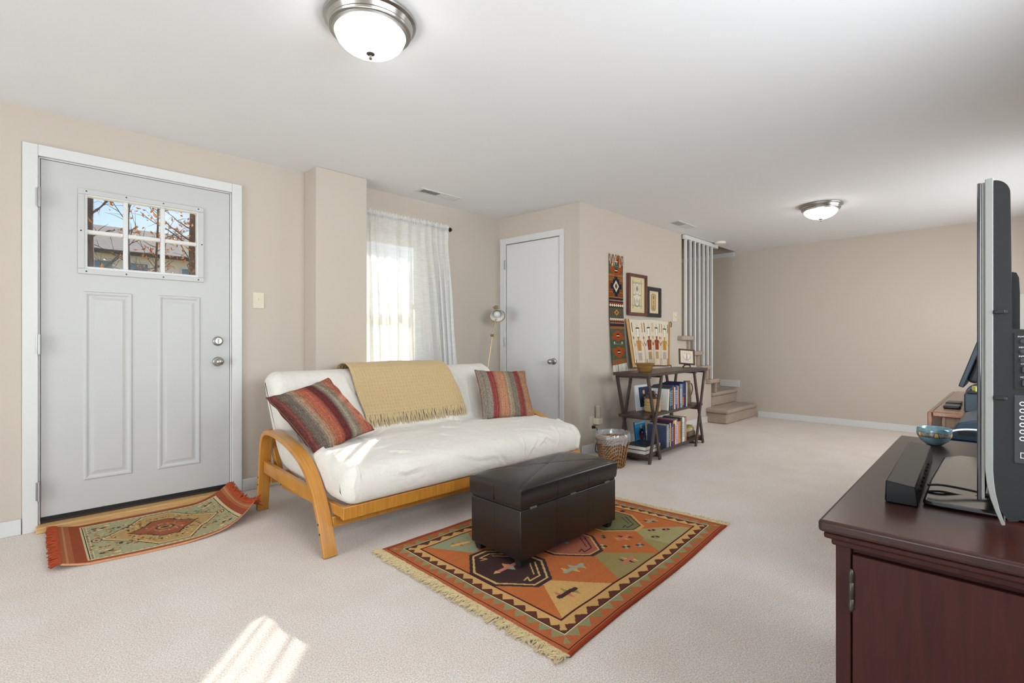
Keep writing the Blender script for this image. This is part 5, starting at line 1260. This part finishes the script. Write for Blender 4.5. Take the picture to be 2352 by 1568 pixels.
for i in range(nb):
    x0 = i * cvb.w / nb
    if i % 2:
        cvb.poly([(x0 + .003, 0), (x0 + .0215, 0), (x0 + .0165, .0146), (x0 + .006, .0146)], '#1d2226'); cvb.poly([(x0 + .005, .001), (x0 + .019, .001), (x0 + .0155, .0136), (x0 + .0075, .0136)], '#d3b060')
    else:
        cvb.line([(x0 + .004, .003), (x0 + .022, .003), (x0 + .022, .012), (x0 + .008, .012), (x0 + .008, .006), (x0 + .018, .006), (x0 + .018, .009), (x0 + .012, .009)], .0012, '#26231f')
cvb.rect(0, 0, cvb.w, .0011, '#1d2226'); cvb.rect(0, .0136, cvb.w, .0146, '#1d2226')
def bfn(u, v):
    a = u / cvb.w * 2 * math.pi + 2.6; r = np.interp(v, [0, .006, .0146], [.040, .0424, .0421]); return r * np.cos(a), r * np.sin(a), v + .026
link('pattern_band', cvb.mesh('pattern_band', bfn), vcol('band_glaze', .25, (60, .05), None, .5), bl)

# =================================================================== desk corner beyond the cabinet
DZ = .74
dk = thing('drop_leaf_desk', 'walnut drop leaf desk partly hidden behind the television', 'desk', (2.95, .25, 0))
build('desk_top', MB().box(0, 1.34, -.72, .008, DZ - .022, DZ), m_deskw, dk, bevel=.004)
build('drop_leaf', MB().box(.01, 1.33, .0095, .026, .30, DZ - .003), m_deskw, dk, bevel=.003)
build('end_board', MB().box(.02, .045, -.70, -.035, .55, DZ - .0225), wood('plain_end_board', '#7b5d45', '#5f4632', (30, 40, 4), .5), dk, bevel=.003)
for x, y in ((.03, -.02), (.03, -.68), (1.27, -.02), (1.27, -.68)): build('leg', MB().box(x, x + .045, y - .045, y, .0006, DZ - .0228), m_deskw, dk, bevel=.004)
mn = thing('monitor', 'dark blue flat monitor tilted back on the walnut desk', 'monitor', (3.40, .10, DZ))
Mm = Matrix.Translation((0, .075, .085)) @ Matrix.Rotation(R(17), 4, 'X')
m_blu = pbr('blue_black_plastic', '#20313f', .4)
pn = build('panel', MB().box(0, .34, 0, .022, 0, .25), m_blu, mn, M=Mm, bevel=.004)
build('panel_back', MB().box(.05, .29, -.045, -.0005, .03, .20), pbr('monitor_back', '#3a3b3c', .6), pn, bevel=.015)
build('screen', MB().box(.015, .325, .0222, .0228, .02, .235), pbr('monitor_screen', '#0c0e12', .1), pn)
build('round_foot', MB().cyl((.02, .02, .052), (.10, .02, .052), .051, 32), pbr('slate_plastic', '#3f5468', .35), mn, bevel=.006)
bxx = tag(thing('label_printer', 'dark boxy label printer on the desk beside the monitor foot', 'printer', (3.03, -.105, DZ)), None)
build('body', MB().box(0, .22, -.02, .26, .0008, .085), m_blu, bxx, bevel=.006)
build('lid', MB().box(.01, .21, -.01, .25, .0852, .093), m_black, bxx, bevel=.003)
tag(build('sticky_notes', MB().box(0, .075, 0, .075, 0, .02), pbr('yellow_notes', '#dcd07c', .8, var=((3, 3, 200), '#c8d070')), M=Matrix.Translation((3.09, .045, DZ + .0935)) @ Matrix.Rotation(R(12), 4, 'Z')), 'pale yellow pad of sticky notes on the label printer', 'note pad')
for k, (x, y) in enumerate(((3.14, .205), (3.33, .21))):
    tag(build('phone_stylus_case', MB().box(0, .12, -.03, .03, .0006, .012), m_black, M=Matrix.Translation((x, y, DZ)), bevel=.004), ['slim black case lying nearest the corner of the desk', 'slim black case lying below the tilted monitor'][k], 'case', 'black cases on the desk')
tag(build('white_case', MB().box(0, .22, -.10, 0, 0.0006, .585), m_plast, M=Matrix.Translation((3.95, -.015, DZ)), bevel=.006), 'tall white plastic case behind the television on the desk', 'case')
sd_ = thing('printer_stand', 'low dark printer stand between cabinet and desk', 'stand', (2.36, -.40, 0))
build('shelf', MB().box(0, .5, 0, .58, .575, .60), m_espresso, sd_)
for x, y in ((.0, .0), (.46, .0), (.0, .54), (.46, .54)): build('leg', MB().box(x, x + .04, y, y + .04, .0006, .5748), m_espresso, sd_)
pr = thing('printer', 'dark blue grey printer below the desk edge with a white cable', 'printer', (2.38, -.262, .6006))
build('body', MB().prism([(0, 0), (.46, 0), (.46, .075), (.44, .10), (0, .10)], 'x', 0, .42), m_blu, pr, bevel=.006)
build('scanner_lid', MB().prism([(.0, .1005), (.435, .1005), (.40, .165), (.36, .178), (0, .178)], 'x', .03, .42), m_blu, pr, bevel=.006)
build('paper_slot', MB().box(-.001, .004, .10, .40, .125, .14).box(-.002, .004, .08, .38, .055, .085), m_black, pr)
tag(build('cable', MB().tube(smooth_path([(2.30, .185, .70), (2.32, .165, .735), (2.34, .12, .752), (2.36, .04, .750), (2.37, -.1, .735), (2.36, -.2, .70)]), .0035, 6), m_plast, smooth=60), 'white cable looping past the dark printer', 'cable')

# =================================================================== outside the door glass: lawn, house across, bare trees with a few leaves
struct('ground_outside', MB().box(-60, 80, YD + .4, 130, -.6, -.25), pbr('winter_lawn', '#8f8a66', .95, var=((.5, .5, .5), '#a3946e')))
hs_ = thing('house', 'tan sided house seen through the entry door glass', 'house', (0, 45, -.25))
m_side = pbr('tan_siding', '#f0e6e0', .8, bump=((.5, .5, 55), .6, .03))
build('siding_wall', MB().box(-8, 22, 0, 8, 0, 7.75), m_side, hs_)
build('roof', MB().prism([(-.7, 7.55), (-.7, 7.75), (4, 10.2), (8.7, 7.75), (8.7, 7.55)], 'x', -8.6, 22.6), pbr('grey_shingles', '#928b88', .9, var=((6, 6, 6), '#7f7977')), hs_)
build('gutter', MB().box(-8.6, 22.6, -.82, -.71, 7.5, 7.68), pbr('white_gutter', '#5a5048', .6), hs_)
m_pane = pbr('dark_panes', '#6f8596', .08); m_wtrim = pbr('white_house_trim', '#dcdcdc', .6)
for x0, x1, z0, z1 in ((3.0, 4.55, 4.6, 7.1), (5.35, 6.6, 4.6, 7.1), (8.55, 9.35, 5.75, 7.0), (-.5, .8, 5.4, 7.0), (12.5, 13.6, 5.4, 7.0)):
    wf = build('window', MB().frame(x0, x1, z0, z1, .1, -.06, -.002), m_wtrim, hs_)
    build('pane', MB().box(x0 + .1, x1 - .1, -.03, -.01, z0 + .1, z1 - .1), m_pane, wf); build('sash_rail', MB().box(x0 + .1, x1 - .1, -.05, -.031, (z0 + z1) / 2 - .05, (z0 + z1) / 2 + .05), m_wtrim, wf)
m_bark = pbr('grey_bark', '#4e4648', .95, var=((30, 30, 5), '#6c6260'), bump=((40, 40, 6), .8, .02))
m_bark2 = pbr('brown_bark', '#7a6a5e', .95, var=((30, 30, 5), '#5c5048'), bump=((40, 40, 6), .8, .02))
m_leaf = pbr('russet_leaves', '#e09a4e', .8, var=((6, 6, 6), '#b56c3a'))
def tree(x, y, r, h, lean, mat, label, seed, nl, fork=None, zmin=2.2):
    rng = random.Random(seed); t = thing('tree', label, 'tree', (x, y, -.25), group='bare trees outside the door glass')
    tr = MB(); P = [Vector((lean * q + .02 * math.sin(q * 2 + seed), 0, q)) for q in np.linspace(0, h, 14)]
    tr.tube(P, [r * (1.25 - .7 * k / 13) for k in range(14)], 12); build('trunk', tr, mat, t, smooth=60)
    br = MB(); tips = []
    for k in range(40):
        z = rng.uniform(zmin, h * .8); a = rng.uniform(0, 2 * math.pi); L = rng.uniform(.5, 1.5) * (1 - .4 * z / h); p = Vector((lean * z, 0, z)); d = Vector((math.cos(a), math.sin(a), rng.uniform(.2, .9))).normalized(); pts = [p]
        for q in range(6):
            d = (d + Vector((rng.gauss(0, .18), rng.gauss(0, .18), rng.gauss(.03, .14)))).normalized(); pts.append(pts[-1] + d * L / 6)
        br.tube(pts, [r * .22 * (1 - .85 * q / 6) + .003 for q in range(7)], 5)
        tips += pts[3:]
        for q in (2, 3, 4, 5):
            d2 = Vector((rng.gauss(0, 1), rng.gauss(0, 1), rng.gauss(.3, .6))).normalized(); e2 = pts[q] + d2 * L * .35; br.tube([pts[q], pts[q] + d2 * L * .18 + Vector((0, 0, .02)), e2], [.006, .004, .002], 4); tips.append(e2)
    build('branches', br, mat, t, smooth=60)['kind'] = 'stuff'
    if nl:
        lf_ = MB()
        for k in range(nl):
            p = rng.choice(tips) + Vector((rng.gauss(0, .05), rng.gauss(0, .05), rng.gauss(0, .05))); a = Vector((rng.gauss(0, 1), rng.gauss(0, 1), rng.gauss(0, 1))).normalized(); b2 = a.cross(Vector((.3, .5, .8))).normalized(); s_ = rng.uniform(.03, .055)
            c2 = a.cross(b2) * .25 * s_
            lf_.add([p - a * s_, p + b2 * s_ * .5 + c2, p + a * s_, p - b2 * s_ * .5 + c2], [(0, 1, 2, 3)])
        build('leaves', lf_, m_leaf, t)['kind'] = 'stuff'
tree(.722, 10, .060, 8, 0.0, m_bark, 'thick dark trunk at the hinge end of the door glass', 11, 110)
tree(1.445, 12, .036, 8, -.004, m_bark, 'slim dark trunk in the middle of the door glass', 23, 150)
tree(2.02, 13, .022, 7, .006, m_bark2, 'thin forking sapling with orange leaves in the door glass', 31, 420)
tree(2.32, 11, .055, 8, -.008, m_bark2, 'brown trunk with russet leaves at the knob end of the door glass', 43, 420)
